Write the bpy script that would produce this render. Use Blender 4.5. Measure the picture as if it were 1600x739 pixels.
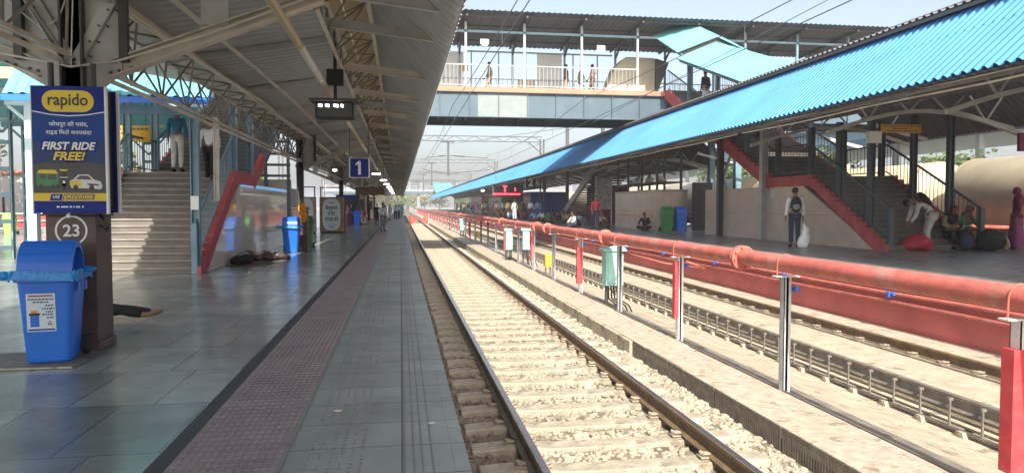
import bpy, math, random
from mathutils import Vector, Matrix
R = math.radians
random.seed(7)
S = bpy.context.scene
COL = S.collection
for o in list(bpy.data.objects): bpy.data.objects.remove(o)

# ------------------------------------------------------------------ camera, sky, sun, exposure
EYE = 1.5
cam_d = bpy.data.cameras.new('camera'); cam = bpy.data.objects.new('camera', cam_d); COL.objects.link(cam)
cam_d.sensor_width = 36; cam_d.lens = 36 * 1120 / 1600; cam_d.clip_start = .05; cam_d.clip_end = 4000
YAW = math.atan(174 / 1120); PITCH = math.atan(47.5 / 1120)
cam.location = (0, 0, EYE); cam.rotation_euler = (R(90) - PITCH, 0, -YAW)
S.camera = cam
W = bpy.data.worlds.new('World'); S.world = W; W.use_nodes = True
nt = W.node_tree; nt.nodes.clear()
out = nt.nodes.new('ShaderNodeOutputWorld'); bg = nt.nodes.new('ShaderNodeBackground'); sky = nt.nodes.new('ShaderNodeTexSky')
LD = Vector((.11, 1.24, -1)).normalized()            # the way the sunlight travels
sky.sky_type = 'NISHITA'; sky.sun_disc = False
sky.sun_elevation = math.asin(-LD.z); sky.sun_rotation = math.atan2(-LD.x, -LD.y)
sky.air_density = 1.0; sky.dust_density = 4.0; sky.ozone_density = 1.0; sky.altitude = 0
bg.inputs[1].default_value = .108
sat = nt.nodes.new('ShaderNodeHueSaturation'); sat.inputs['Saturation'].default_value = .72
nt.links.new(sky.outputs[0], sat.inputs['Color']); nt.links.new(sat.outputs[0], bg.inputs[0]); nt.links.new(bg.outputs[0], out.inputs[0])
sd = bpy.data.lights.new('sun', 'SUN'); sd.energy = 3.4; sd.angle = R(.5); sd.color = (1, .93, .82)
sun = bpy.data.objects.new('sun', sd); COL.objects.link(sun); sun.rotation_euler = LD.to_track_quat('-Z', 'Y').to_euler()
S.view_settings.view_transform = 'Standard'; S.view_settings.look = 'None'
S.view_settings.exposure = 1.3; S.view_settings.gamma = 1
S.cycles.max_bounces = 8; S.cycles.diffuse_bounces = 5; S.cycles.use_denoising = True

# ------------------------------------------------------------------ materials
def mat(name, col, rough=.6, metal=0, var=.15, scale=2.5, bump=0, bscale=30, spec=.5, dirt=0, dcol=(.12, .1, .08), emit=None, es=0, trans=0, dscale=1.3, dl=.52, dh=.72):
    m = bpy.data.materials.new(name); m.use_nodes = True
    n = m.node_tree.nodes; l = m.node_tree.links; b = n['Principled BSDF']
    b.inputs['Roughness'].default_value = rough; b.inputs['Metallic'].default_value = metal
    b.inputs['Specular IOR Level'].default_value = spec
    tc = n.new('ShaderNodeTexCoord')
    no = n.new('ShaderNodeTexNoise'); no.inputs['Scale'].default_value = scale; no.inputs['Detail'].default_value = 6
    l.new(tc.outputs['Object'], no.inputs['Vector'])
    mp = n.new('ShaderNodeMapRange'); mp.inputs[1].default_value = .3; mp.inputs[2].default_value = .7
    mp.inputs[3].default_value = 1 - var; mp.inputs[4].default_value = 1 + var
    l.new(no.outputs['Fac'], mp.inputs[0])
    hs = n.new('ShaderNodeHueSaturation'); hs.inputs['Color'].default_value = (*col, 1)
    l.new(mp.outputs[0], hs.inputs['Value'])
    last = hs.outputs[0]
    if dirt:
        n2 = n.new('ShaderNodeTexNoise'); n2.inputs['Scale'].default_value = dscale; n2.inputs['Detail'].default_value = 8; n2.inputs['Roughness'].default_value = .65
        l.new(tc.outputs['Object'], n2.inputs['Vector'])
        m2 = n.new('ShaderNodeMapRange'); m2.inputs[1].default_value = dl; m2.inputs[2].default_value = dh; m2.inputs[4].default_value = dirt
        l.new(n2.outputs['Fac'], m2.inputs[0])
        mx = n.new('ShaderNodeMix'); mx.data_type = 'RGBA'; mx.inputs['B'].default_value = (*dcol, 1)
        l.new(m2.outputs[0], mx.inputs['Factor']); l.new(last, mx.inputs['A']); last = mx.outputs['Result']
    l.new(last, b.inputs['Base Color'])
    if bump:
        nb = n.new('ShaderNodeTexNoise'); nb.inputs['Scale'].default_value = bscale; nb.inputs['Detail'].default_value = 5
        l.new(tc.outputs['Object'], nb.inputs['Vector'])
        bp = n.new('ShaderNodeBump'); bp.inputs['Strength'].default_value = bump; bp.inputs['Distance'].default_value = .02
        l.new(nb.outputs['Fac'], bp.inputs['Height']); l.new(bp.outputs[0], b.inputs['Normal'])
    if emit:
        b.inputs['Emission Color'].default_value = (*emit, 1); b.inputs['Emission Strength'].default_value = es
    if trans: b.inputs['Transmission Weight'].default_value = trans
    return m

def tile_mat(name, c1, c2, mortar, bw, bh, rough, rv=.1, ms=.012, off=.5, rot=0, var=.25, bump=.15, dirt=.35, dcol=(.1, .1, .1), spec=.5, lum=.5):
    m = bpy.data.materials.new(name); m.use_nodes = True
    n = m.node_tree.nodes; l = m.node_tree.links; b = n['Principled BSDF']; b.inputs['Specular IOR Level'].default_value = spec
    tc = n.new('ShaderNodeTexCoord'); mpn = n.new('ShaderNodeMapping'); mpn.inputs['Rotation'].default_value = rot if isinstance(rot, tuple) else (0, 0, rot)
    l.new(tc.outputs['Object'], mpn.inputs['Vector'])
    br = n.new('ShaderNodeTexBrick'); br.inputs['Color1'].default_value = (*c1, 1); br.inputs['Color2'].default_value = (*c2, 1); br.inputs['Mortar'].default_value = (*mortar, 1)
    br.inputs['Scale'].default_value = 1; br.inputs['Brick Width'].default_value = bw; br.inputs['Row Height'].default_value = bh
    br.inputs['Mortar Size'].default_value = ms; br.offset = off; br.inputs['Bias'].default_value = 0
    l.new(mpn.outputs[0], br.inputs['Vector'])
    no = n.new('ShaderNodeTexNoise'); no.inputs['Scale'].default_value = 1.6; no.inputs['Detail'].default_value = 8; no.inputs['Roughness'].default_value = .6
    l.new(tc.outputs['Object'], no.inputs['Vector'])
    mp = n.new('ShaderNodeMapRange'); mp.inputs[1].default_value = .3; mp.inputs[2].default_value = .7; mp.inputs[3].default_value = 1 - var; mp.inputs[4].default_value = 1 + var
    l.new(no.outputs['Fac'], mp.inputs[0])
    hs = n.new('ShaderNodeHueSaturation'); l.new(br.outputs['Color'], hs.inputs['Color']); l.new(mp.outputs[0], hs.inputs['Value'])
    n2 = n.new('ShaderNodeTexNoise'); n2.inputs['Scale'].default_value = .55; n2.inputs['Detail'].default_value = 9; n2.inputs['Roughness'].default_value = .7
    l.new(tc.outputs['Object'], n2.inputs['Vector'])
    m2 = n.new('ShaderNodeMapRange'); m2.inputs[1].default_value = .5; m2.inputs[2].default_value = .75; m2.inputs[4].default_value = dirt
    l.new(n2.outputs['Fac'], m2.inputs[0])
    mx = n.new('ShaderNodeMix'); mx.data_type = 'RGBA'; mx.inputs['B'].default_value = (*dcol, 1)
    l.new(m2.outputs[0], mx.inputs['Factor']); l.new(hs.outputs[0], mx.inputs['A']); l.new(mx.outputs['Result'], b.inputs['Base Color'])
    mr = n.new('ShaderNodeMapRange'); mr.inputs[1].default_value = .3; mr.inputs[2].default_value = .7; mr.inputs[3].default_value = rough; mr.inputs[4].default_value = rough + rv
    l.new(n2.outputs['Fac'], mr.inputs[0]); l.new(mr.outputs[0], b.inputs['Roughness'])
    bp = n.new('ShaderNodeBump'); bp.inputs['Strength'].default_value = bump; bp.inputs['Distance'].default_value = .01; bp.invert = True
    l.new(br.outputs['Fac'], bp.inputs['Height']); l.new(bp.outputs[0], b.inputs['Normal'])
    return m

M = {}
def D(k, *a, **kw): M[k] = mat(k, *a, **kw)
M['kota'] = tile_mat('kota_floor', (.18, .215, .195), (.34, .375, .345), (.085, .09, .08), .62, 1.15, .12, .16, .006, .37, 0, .25, .2, .5, (.12, .125, .12), .6)
M['edge_tile'] = tile_mat('edge_tile', (.27, .295, .265), (.33, .35, .32), (.11, .115, .1), 1.1, .5, .38, .2, .006, 0, 0, .2, .3, .35, (.1, .1, .09))
M['p2_floor'] = tile_mat('far_platform_floor', (.19, .19, .18), (.25, .25, .24), (.09, .09, .09), .6, .6, .22, .2, .008, .5, 0, .25, .15, .4)
M['wall_tile'] = tile_mat('wall_granite', (.54, .44, .36), (.6, .5, .41), (.3, .25, .21), .9, .62, .1, .12, .006, 0, (R(90), 0, R(90)), .12, .08, .3, (.3, .26, .22), .5)
M['wall_tile_x'] = tile_mat('stall_granite', (.54, .44, .36), (.6, .5, .41), (.3, .25, .21), .9, .62, .1, .12, .006, 0, (R(90), 0, 0), .1, .08, .15, (.3, .26, .22), .5)
M['white_tile'] = tile_mat('wall_polished', (.74, .67, .56), (.8, .73, .62), (.45, .4, .35), .9, .62, .025, .03, .005, 0, (R(90), 0, R(90)), .08, .04, .2, (.55, .5, .44), .6)
D('tactile', (.31, .25, .245), .5, var=.15, scale=4, dirt=.35, dcol=(.1, .08, .08))
D('dark_strip', (.05, .055, .06), .5, var=.15)
D('rib', (.2, .22, .2), .5)
D('dust', (.36, .32, .25), .95, var=.25, scale=.7, bump=.6, bscale=9, dirt=.35, dcol=(.2, .18, .14))
D('ballast_bed', (.22, .19, .14), .95, var=.3, scale=6, bump=1, bscale=22, dirt=.6, dcol=(.2, .17, .1), dscale=2)
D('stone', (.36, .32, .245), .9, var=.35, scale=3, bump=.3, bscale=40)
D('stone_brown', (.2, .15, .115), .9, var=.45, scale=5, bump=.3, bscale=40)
D('sleeper', (.385, .34, .26), .9, var=.25, scale=5, bump=.7, bscale=26, dirt=.75, dcol=(.22, .18, .125), dscale=4, dl=.56, dh=.63)
D('concrete', (.43, .375, .28), .88, var=.2, scale=5, bump=.7, bscale=16, dirt=.75, dcol=(.18, .145, .105), dscale=2.6, dl=.58, dh=.63)
D('slab', (.43, .365, .28), .88, var=.22, scale=7, bump=.8, bscale=18, dirt=.8, dcol=(.24, .155, .11), dscale=4.5, dl=.585, dh=.64)
D('gutter_shade', (.2, .18, .15), .6, var=.3, scale=4, dirt=.6, dcol=(.34, .29, .22), dscale=2.5)  # stained drain concrete, darkened further for the pipe's shade
D('grate', (.16, .14, .11), .7, var=.3, scale=8)
D('rail_rust', (.16, .105, .06), .7, var=.3, scale=6, bump=.2, bscale=60)
D('rail_top', (.32, .3, .3), .25, metal=.9, var=.1)
D('rail_dark', (.17, .15, .125), .6, var=.3, scale=6)
D('clip', (.34, .29, .22), .8)
D('red_pipe', (.5, .13, .1), .6, var=.2, scale=5, bump=.25, bscale=30, dirt=.75, dcol=(.52, .3, .24), dscale=2.6)
D('red_wall', (.42, .1, .09), .8, var=.2, scale=1.2, dirt=.55, dcol=(.28, .1, .08), dscale=.8)
D('red_paint', (.55, .05, .06), .6, var=.2, scale=6, dirt=.6, dcol=(.36, .12, .1), dscale=6)
D('string_red', (.46, .085, .09), .65, var=.2, scale=3, dirt=.5, dcol=(.33, .14, .12), dscale=3)
D('white_paint', (.72, .7, .66), .6, var=.1, scale=4, dirt=.6, dcol=(.33, .3, .26), dscale=4)
D('mast', (.08, .085, .09), .5, var=.15)
D('deck', (.3, .29, .27), .8)
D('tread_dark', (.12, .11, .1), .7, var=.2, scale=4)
D('grey_post', (.42, .43, .43), .5, var=.2, scale=5, dirt=.5, dcol=(.2, .19, .18), dscale=4)
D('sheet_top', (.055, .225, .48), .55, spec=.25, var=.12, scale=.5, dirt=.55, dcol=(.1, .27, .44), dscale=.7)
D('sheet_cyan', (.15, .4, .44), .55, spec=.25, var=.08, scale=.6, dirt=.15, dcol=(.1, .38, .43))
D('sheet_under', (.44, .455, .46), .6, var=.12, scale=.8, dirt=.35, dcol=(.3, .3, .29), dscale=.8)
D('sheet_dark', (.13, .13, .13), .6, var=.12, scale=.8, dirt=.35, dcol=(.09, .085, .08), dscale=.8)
D('steel', (.44, .445, .43), .55, var=.16, scale=2.5, dirt=.45, dcol=(.16, .13, .1), dscale=2.2)
D('steel_light', (.56, .52, .44), .55, var=.18, scale=2.5, dirt=.45, dcol=(.2, .16, .11), dscale=2)
D('steel_dark', (.07, .07, .07), .55, var=.2)
D('pvc', (.46, .38, .23), .45, var=.15, scale=1.2)
D('pvc_white', (.6, .57, .5), .45, var=.12)
D('clere', (.66, .6, .46), .7, var=.12, scale=2)
_n = M['clere'].node_tree; _t = _n.nodes.new('ShaderNodeBsdfTranslucent'); _t.inputs[0].default_value = (.34, .3, .22, 1); _x = _n.nodes.new('ShaderNodeMixShader'); _x.inputs[0].default_value = .4
_n.links.new(_n.nodes['Principled BSDF'].outputs[0], _x.inputs[1]); _n.links.new(_t.outputs[0], _x.inputs[2]); _n.links.new(_x.outputs[0], _n.nodes['Material Output'].inputs[0])
D('lattice', (.2, .185, .16), .6, var=.3, scale=3)
D('blue_grey', (.16, .27, .33), .5, var=.15, scale=2.5, dirt=.35, dcol=(.14, .17, .18), dscale=2)
D('blue_grey_dark', (.07, .095, .115), .5, var=.15)
D('pale_blue', (.42, .58, .64), .5, var=.1, dirt=.2, dcol=(.3, .36, .38))
D('girder', (.075, .12, .155), .55, var=.15, scale=1, dirt=.45, dcol=(.06, .095, .12), dscale=.8)
D('girder_pale', (.21, .25, .25), .6, var=.1)
D('terra', (.52, .21, .13), .7, var=.12, dirt=.3, dcol=(.45, .26, .2))
D('galv', (.38, .41, .42), .45, var=.1, dirt=.2, dcol=(.35, .36, .36))
D('bb_white', (.82, .82, .82), .6, var=.04)
D('bb_grey', (.55, .58, .62), .5, var=.08)
D('tarp', (.6, .54, .41), .85, var=.15, scale=1.5, bump=.5, bscale=4)
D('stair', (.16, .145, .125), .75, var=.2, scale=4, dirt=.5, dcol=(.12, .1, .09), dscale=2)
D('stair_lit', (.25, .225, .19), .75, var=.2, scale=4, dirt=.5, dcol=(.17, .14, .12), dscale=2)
D('brown_paint', (.085, .05, .042), .45, var=.25, scale=3, dirt=.4, dcol=(.14, .1, .09), dscale=3)
D('bin_blue', (.02, .16, .66), .35, var=.06, scale=2, dirt=.12, dcol=(.1, .2, .5), dscale=6)
D('bag_blue', (.02, .26, .66), .3, var=.15, scale=12, bump=.8, bscale=25)
D('bin_green', (.05, .24, .06), .4, var=.08)
D('bin_lime', (.25, .62, .1), .4, var=.08)
D('rubber', (.02, .02, .02), .7)
D('white', (.8, .8, .8), .5, var=.03)
D('label_white', (.62, .72, .78), .5, var=.04)
D('navy', (.025, .04, .24), .6, spec=.15, var=.08)
D('navy_mid', (.03, .075, .28), .6, spec=.15, var=.06)
D('navy_grey', (.06, .085, .19), .6, spec=.15, var=.1)
D('yellow', (.72, .52, .015), .4, var=.04)
D('sign_yellow', (.62, .36, .012), .5, var=.06)
D('black', (.012, .012, .013), .4, var=.1)
D('green_auto', (.02, .2, .06), .4)
D('car_white', (.6, .63, .66), .35, var=.05)
D('glass_dark', (.02, .03, .05), .15)
D('mint', (.3, .56, .5), .5, var=.1, dirt=.25, dcol=(.25, .4, .36), dscale=4)
D('box_yellow', (.65, .45, .05), .5)
D('red_flag', (.85, .1, .06), .7)
D('kiosk_tan', (.3, .2, .09), .5, var=.2)
D('kiosk_grey', (.3, .29, .27), .4, var=.1)
D('text_dark', (.05, .07, .09), .6)
D('text_grey', (.25, .26, .26), .6)
D('lamp', (.9, .9, .9), .4, emit=(1, .97, .9), es=6)
D('led_white', (.9, .9, .9), .4, emit=(1, 1, 1), es=4)
D('led_red', (.6, .02, .03), .4, emit=(1, .03, .05), es=3)
D('screen_grey', (.07, .08, .08), .3)
D('tank', (.55, .46, .31), .5, var=.15, scale=1.2, dirt=.6, dcol=(.36, .28, .17), dscale=.8)
D('tank_end', (.4, .33, .21), .5, var=.1)
D('tank_dark', (.1, .085, .07), .7)
D('leaf', (.07, .105, .03), .6, var=.45, scale=1.2)
D('leaf_light', (.15, .19, .06), .6, var=.35, scale=1.2)
D('leaf_dry', (.2, .19, .11), .7, var=.3, scale=1.2)
D('bark', (.12, .09, .06), .9, var=.3)
D('plaster', (.6, .42, .36), .8, var=.12)
D('plaster_white', (.68, .66, .62), .8, var=.1)
D('window', (.04, .05, .06), .2)
D('skin', (.24, .125, .075), .5, var=.08)
D('hair', (.012, .01, .009), .6)
for k, c in dict(c_white=(.7, .7, .72), c_offwhite=(.55, .53, .5), c_navy=(.025, .035, .07), c_black=(.015, .015, .017), c_grey=(.22, .23, .25), c_cream=(.58, .5, .42),
                 c_teal=(.03, .13, .22), c_red=(.4, .03, .06), c_maroon=(.16, .02, .06), c_pink=(.45, .1, .22), c_blue=(.05, .12, .35), c_khaki=(.3, .25, .16), c_sky=(.3, .45, .6),
                 c_yellow=(.6, .5, .2), c_brown=(.14, .08, .05), c_green=(.06, .16, .1), c_orange=(.75, .3, .03), c_plum=(.2, .05, .14)).items():
    D(k, c, .85, var=.18, scale=7, bump=.35, bscale=14)
D('sack_white', (.8, .82, .84), .4, var=.06, bump=.7, bscale=12)
D('sack_red', (.45, .02, .05), .6, var=.2, bump=.7, bscale=9)
D('blanket', (.07, .035, .035), .9, var=.6, scale=14, bump=.8, bscale=10, dirt=.9, dcol=(.36, .3, .24), dscale=9)
D('valve_blue', (.03, .12, .5), .4)
D('wire', (.12, .12, .13), .5)
D('insul', (.16, .1, .08), .3)
D('photo_print', (.32, .3, .32), .5, var=.4, scale=5)

def stack(k, base, top, lo, hi):
    pass

# ------------------------------------------------------------------ mesh builder
ORG = {}
class MB:
    def __init__(s): s.v = []; s.f = []; s.m = []
    def add(s, vs, fs, m=0):
        n = len(s.v); s.v += [tuple(p) for p in vs]; s.f += [tuple(i + n for i in f) for f in fs]; s.m += [m] * len(fs); return s
    def box(s, x0, x1, y0, y1, z0, z1, m=0):
        return s.add([(x0, y0, z0), (x1, y0, z0), (x1, y1, z0), (x0, y1, z0), (x0, y0, z1), (x1, y0, z1), (x1, y1, z1), (x0, y1, z1)],
                     [(0, 3, 2, 1), (4, 5, 6, 7), (0, 1, 5, 4), (1, 2, 6, 5), (2, 3, 7, 6), (3, 0, 4, 7)], m)
    def obox(s, c, size, mx=None, m=0):
        a, b, d = [k / 2 for k in size]; mx = mx or Matrix.Identity(3); c = Vector(c)
        P = [c + mx @ Vector(q) for q in [(-a, -b, -d), (a, -b, -d), (a, b, -d), (-a, b, -d), (-a, -b, d), (a, -b, d), (a, b, d), (-a, b, d)]]
        return s.add(P, [(0, 3, 2, 1), (4, 5, 6, 7), (0, 1, 5, 4), (1, 2, 6, 5), (2, 3, 7, 6), (3, 0, 4, 7)], m)
    def bar(s, p, q, w, h=None, m=0, up=(0, 0, 1)):
        p, q = Vector(p), Vector(q); d = q - p; L = d.length
        if L < 1e-6: return s
        y = d / L; u = Vector(up)
        if abs(y.dot(u)) > .98: u = Vector((1, 0, 0))
        x = y.cross(u).normalized(); z = x.cross(y)
        return s.obox((p + q) / 2, (w, L, h or w), Matrix((x, y, z)).transposed(), m)
    def angle(s, p, q, w, t=.008, m=0, up=(0, 0, 1)):           # an L-section
        p, q = Vector(p), Vector(q); y = (q - p).normalized(); u = Vector(up)
        if abs(y.dot(u)) > .98: u = Vector((1, 0, 0))
        x = y.cross(u).normalized(); z = x.cross(y)
        s.bar(p + x * w / 2, q + x * w / 2, w, t, m, up)
        return s.bar(p + z * (w / 2 + t / 2), q + z * (w / 2 + t / 2), t, w, m, up)
    def chan(s, p, q, w, h, t=.01, m=0, up=(0, 0, 1)):          # a channel section open to the side
        p, q = Vector(p), Vector(q); y = (q - p).normalized(); u = Vector(up)
        if abs(y.dot(u)) > .98: u = Vector((1, 0, 0))
        x = y.cross(u).normalized(); z = x.cross(y)
        s.bar(p, q, t, h, m, up)
        for k in (-1, 1): s.bar(p + x * (w / 2 + t / 2) + z * k * (h - t) / 2, q + x * (w / 2 + t / 2) + z * k * (h - t) / 2, w, t, m, up)
        return s
    def tube(s, pts, r, n=8, m=0, caps=True):
        pts = [Vector(p) for p in pts]; k = len(pts); rs = r if isinstance(r, (list, tuple)) else [r] * k
        vs = []; t0 = (pts[1] - pts[0]).normalized(); u = Vector((0, 0, 1)) if abs(t0.z) < .9 else Vector((1, 0, 0)); x = t0.cross(u).normalized()
        for i, p in enumerate(pts):
            t = (pts[min(i + 1, k - 1)] - pts[max(i - 1, 0)]).normalized(); x = (x - t * x.dot(t)).normalized(); y = t.cross(x)
            for j in range(n): a = 2 * math.pi * j / n; vs.append(p + (x * math.cos(a) + y * math.sin(a)) * rs[i])
        fs = [(i * n + j, i * n + (j + 1) % n, (i + 1) * n + (j + 1) % n, (i + 1) * n + j) for i in range(k - 1) for j in range(n)]
        if caps: fs += [tuple(range(n))[::-1], tuple((k - 1) * n + j for j in range(n))]
        return s.add(vs, fs, m)
    def prism(s, poly, ax, a, b, m=0):                           # poly in the two other axes, extruded along ax
        def P(p, t): return {'x': (t, p[0], p[1]), 'y': (p[0], t, p[1]), 'z': (p[0], p[1], t)}[ax]
        n = len(poly); vs = [P(p, a) for p in poly] + [P(p, b) for p in poly]
        return s.add(vs, [tuple(range(n))[::-1], tuple(range(n, 2 * n))] + [(i, (i + 1) % n, n + (i + 1) % n, n + i) for i in range(n)], m)
    def ell(s, c, r, nu=12, nv=8, m=0, mx=None):
        c = Vector(c); mx = mx or Matrix.Identity(3); vs = []
        for i in range(nv + 1):
            t = math.pi * i / nv
            for j in range(nu):
                a = 2 * math.pi * j / nu; vs.append(c + mx @ Vector((r[0] * math.sin(t) * math.cos(a), r[1] * math.sin(t) * math.sin(a), r[2] * math.cos(t))))
        return s.add(vs, [(i * nu + j, (i + 1) * nu + j, (i + 1) * nu + (j + 1) % nu, i * nu + (j + 1) % nu) for i in range(nv) for j in range(nu)], m)
    def corr(s, o, U, V, N, pitch, amp, m=0):                    # ribbed sheet: U along the ribs, V across, N up
        o, U, V, N = Vector(o), Vector(U), Vector(V), Vector(N).normalized(); L = V.length; v = V / L; vs = []; y = 0
        st = [(0, 0), (.45, 0), (.6, 1), (.85, 1)]; i = 0
        while True:
            t = (i // 4 + st[i % 4][0]) * pitch
            if t > L: break
            p = o + v * t + N * amp * st[i % 4][1]; vs += [p, p + U]; i += 1
        return s.add(vs, [(2 * k, 2 * k + 1, 2 * k + 3, 2 * k + 2) for k in range(i - 1)], m)
    def data(s, name, mats, off=(0, 0, 0), smooth=False):
        me = bpy.data.meshes.new(name); ox, oy, oz = off
        me.from_pydata([(x - ox, y - oy, z - oz) for x, y, z in s.v], [], s.f)
        for k in mats: me.materials.append(M[k])
        me.polygons.foreach_set('material_index', s.m)
        if smooth: me.polygons.foreach_set('use_smooth', [True] * len(s.f))
        me.update(); return me
    def build(s, name, mats, parent=None, org=None, smooth=False, bevel=0, label=None):
        if isinstance(mats, str): mats = [mats]
        off = ORG[parent.name] if parent else (org or (0, 0, 0))
        o = bpy.data.objects.new(name, s.data(name, mats, off, smooth)); COL.objects.link(o)
        ORG[o.name] = off
        if parent: o.parent = parent
        else: o.location = off
        if bevel:
            b = o.modifiers.new('bevel', 'BEVEL'); b.width = bevel; b.segments = 2; b.limit_method = 'ANGLE'
        if smooth == 'auto' or bevel: pass
        if label: o['label'] = label
        return o

def tag(o, label, cat, group=None, kind=None):
    o['label'] = label; o['category'] = cat
    if group: o['group'] = group
    if kind: o['kind'] = kind
    return o
def struct(o):
    o['kind'] = 'structure'; return o
def thing(name, loc, label, cat, group=None, rz=0):
    o = bpy.data.objects.new(name, None); COL.objects.link(o); o.location = loc; o.empty_display_size = .1; ORG[o.name] = tuple(loc)
    return tag(o, label, cat, group)
def dup(root, loc, rz=None, label=None, group=None, skip=()):
    def cp(o, par):
        c = o.copy(); COL.objects.link(c)
        if par: c.parent = par
        for ch in o.children:
            if ch.name.split('.')[0] not in skip: cp(ch, c)
        return c
    r = cp(root, None); r.location = loc
    if rz is not None: r.rotation_euler = (0, 0, rz)
    if label: r['label'] = label
    if group: r['group'] = group
    return r

_tc = {}
def text_geo(t, bold=0, shear=0):
    k = (t, bold, shear)
    if k not in _tc:
        c = bpy.data.curves.new('txt', 'FONT'); c.body = t; c.align_x = 'CENTER'; c.align_y = 'CENTER'; c.size = 1; c.offset = bold; c.shear = shear; c.resolution_u = 3
        o = bpy.data.objects.new('txt', c); COL.objects.link(o)
        dg = bpy.context.evaluated_depsgraph_get(); dg.update()
        me = o.evaluated_get(dg).to_mesh()
        _tc[k] = ([v.co.copy() for v in me.vertices], [tuple(p.vertices) for p in me.polygons])
        o.evaluated_get(dg).to_mesh_clear(); bpy.data.objects.remove(o); bpy.data.curves.remove(c)
    return _tc[k]
def text(mb, t, c, size, right=(1, 0, 0), up=(0, 0, 1), m=0, bold=0, shear=0, width=None):
    vs, fs = text_geo(t, bold, shear); r, u = Vector(right).normalized(), Vector(up).normalized(); c = Vector(c)
    if not vs: return mb
    x0, x1 = min(v.x for v in vs), max(v.x for v in vs); y0, y1 = min(v.y for v in vs), max(v.y for v in vs)
    sx = size if not width else width / (x1 - x0)
    return mb.add([c + r * (v.x - (x0 + x1) / 2) * sx + u * (v.y - (y0 + y1) / 2) * size for v in vs], fs, m)

# ------------------------------------------------------------------ the ground, beds, platforms
Y0, Y1 = -12, 262
g = MB(); g.add([(-600, -300, -1.3), (600, -300, -1.3), (600, 1500, -1.3), (-600, 1500, -1.3)], [(0, 1, 2, 3)])
struct(g.build('ground', 'dust'))
b = MB(); b.box(.3, 3.78, Y0, Y1 + 400, -1.29, -.955); struct(b.build('ballast_bed', 'ballast_bed'))
def gut(z0): return [(4.48, z0), (4.48, -.90), (4.6, -.90), (4.6, -.775), (4.85, -.80), (5.5, -1.0), (6.1, -1.12), (6.9, -1.15), (6.9, -.885), (8.3, -.88), (8.35, -.76), (8.94, -.74), (8.94, z0)]
b = MB(); b.prism(gut(-1.28), 'y', Y0, Y1); struct(b.build('washing_apron', 'concrete'))
p = MB(); p.box(-30, .30, Y0, Y1, -1.28, -.004); struct(p.build('near_platform', 'kota'))
k = MB()
for i in range(330):
    y = Y0 + i * .8
    k.box(.301, .39, y + .004, y + .796, -.14, 0)
struct(k.build('platform_coping', 'edge_tile'))
k = MB(); k.box(.1, .36, Y0, Y1, -1.28, -.145); struct(k.build('platform_face', 'concrete'))
k = MB(); k.add([(-1.45, Y0, 0), (-1.335, Y0, 0), (-1.335, Y1, 0), (-1.45, Y1, 0)], [(0, 1, 2, 3)]); struct(k.build('dark_border_strip', 'dark_strip'))
k = MB(); k.add([(-.70, Y0, 0), (.30, Y0, 0), (.30, Y1, 0), (-.70, Y1, 0)], [(0, 1, 2, 3)]); struct(k.build('edge_paving', 'edge_tile'))
k = MB(); k.add([(-1.335, Y0, .001), (-.70, Y0, .001), (-.70, Y1, .001), (-1.335, Y1, .001)], [(0, 1, 2, 3)], 0)
y = 3.3
while y < 26:                                                        # raised bars of the brown tactile tiles
    for i in range(13):
        x = -1.315 + i * .0475
        k.box(x, x + .028, y, y + .07, .001, .006, 0)
    y += .1
struct(k.build('tactile_paving', 'tactile'))
k = MB()
for x in (.015, .07, .12, .18): k.box(x - .005, x + .005, 3, 90, 0, .004)
for x in (-.685,): k.box(x - .007, x + .007, 3, 90, 0, .004)
for x in (-.55, -.49, -.42, -.36, -.30, -.24):
    y = 3.2
    while y < 30:
        if random.random() < .8: k.box(x - .008, x + .008, y, y + .022, 0, .006)
        y += .062
struct(k.build('paving_ribs', 'rib'))
k = MB(); k.box(8.94, 17.6, Y0, Y1, -1.28, .33, 0)
struct(k.build('opposite_platform', 'p2_floor'))
k = MB(); k.box(8.90, 8.938, Y0, Y1, -1.28, .30, 0); k.box(8.84, 8.938, Y0, Y1, .301, .334, 0)
struct(k.build('opposite_platform_face', 'red_wall'))
# slab walkway between the tracks
k = MB()
y = Y0
while y < Y1:
    w = random.uniform(1.2, 1.6); dz = random.uniform(-.012, .006)
    k.box(3.76 + random.uniform(-.01, .01), 4.478, y, y + w - .022, -.83, -.70 + dz); y += w
struct(k.build('walkway_slabs', 'slab'))
k = MB(); k.box(4.485, 4.505, Y0, Y1, -.9, -.685); struct(k.build('walkway_edge_strip', 'rail_dark'))
k = MB(); k.add([(4.64, Y0, -.776), (4.93, Y0, -.806), (4.93, Y1, -.806), (4.64, Y1, -.776)], [(0, 1, 2, 3)]); struct(k.build('gutter_shade_strip', 'gutter_shade'))  # drain stain and the pipe's widened shadow painted as one dark strip
k = MB(); k.box(3.80, 4.47, Y0, Y1, -1.28, -.84); struct(k.build('walkway_base', 'concrete'))
y = Y0; kn = 0; kerb0 = None
while y < 120:
    if y < 10.6:
        k = MB(); L = 1.55
        k.box(3.745, 3.79, y, y + L - .03, -.745, -.705); k.box(3.745, 3.79, y, y + L - .03, -1.0, -.96)
        yy = y
        while yy < y + L - .04: k.box(3.745, 3.775, yy, yy + .022, -.96, -.745); yy += .045
        k.box(3.776, 3.79, y, y + L - .03, -.96, -.745, 1)
        if y > 2:
            o = k.build('drain_grating', ['grate', 'steel_dark'], org=(3.77, y, -1))
            tag(o, 'rusty slotted drain grating along the walkway edge', 'grating', 'drain gratings beside the walkway')
    else:
        L = 1.05
        k = MB(); k.box(3.70, 3.79, y, y + L - .02, -1.05, -.715)
        o = k.build('kerb_block', ['concrete'], org=(3.75, y, -1.05), bevel=.012 if y < 40 else 0)
        tag(o, 'pale concrete kerb block holding up the walkway between the tracks', 'kerb block', 'kerb blocks beside the walkway')
    y += L

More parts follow.
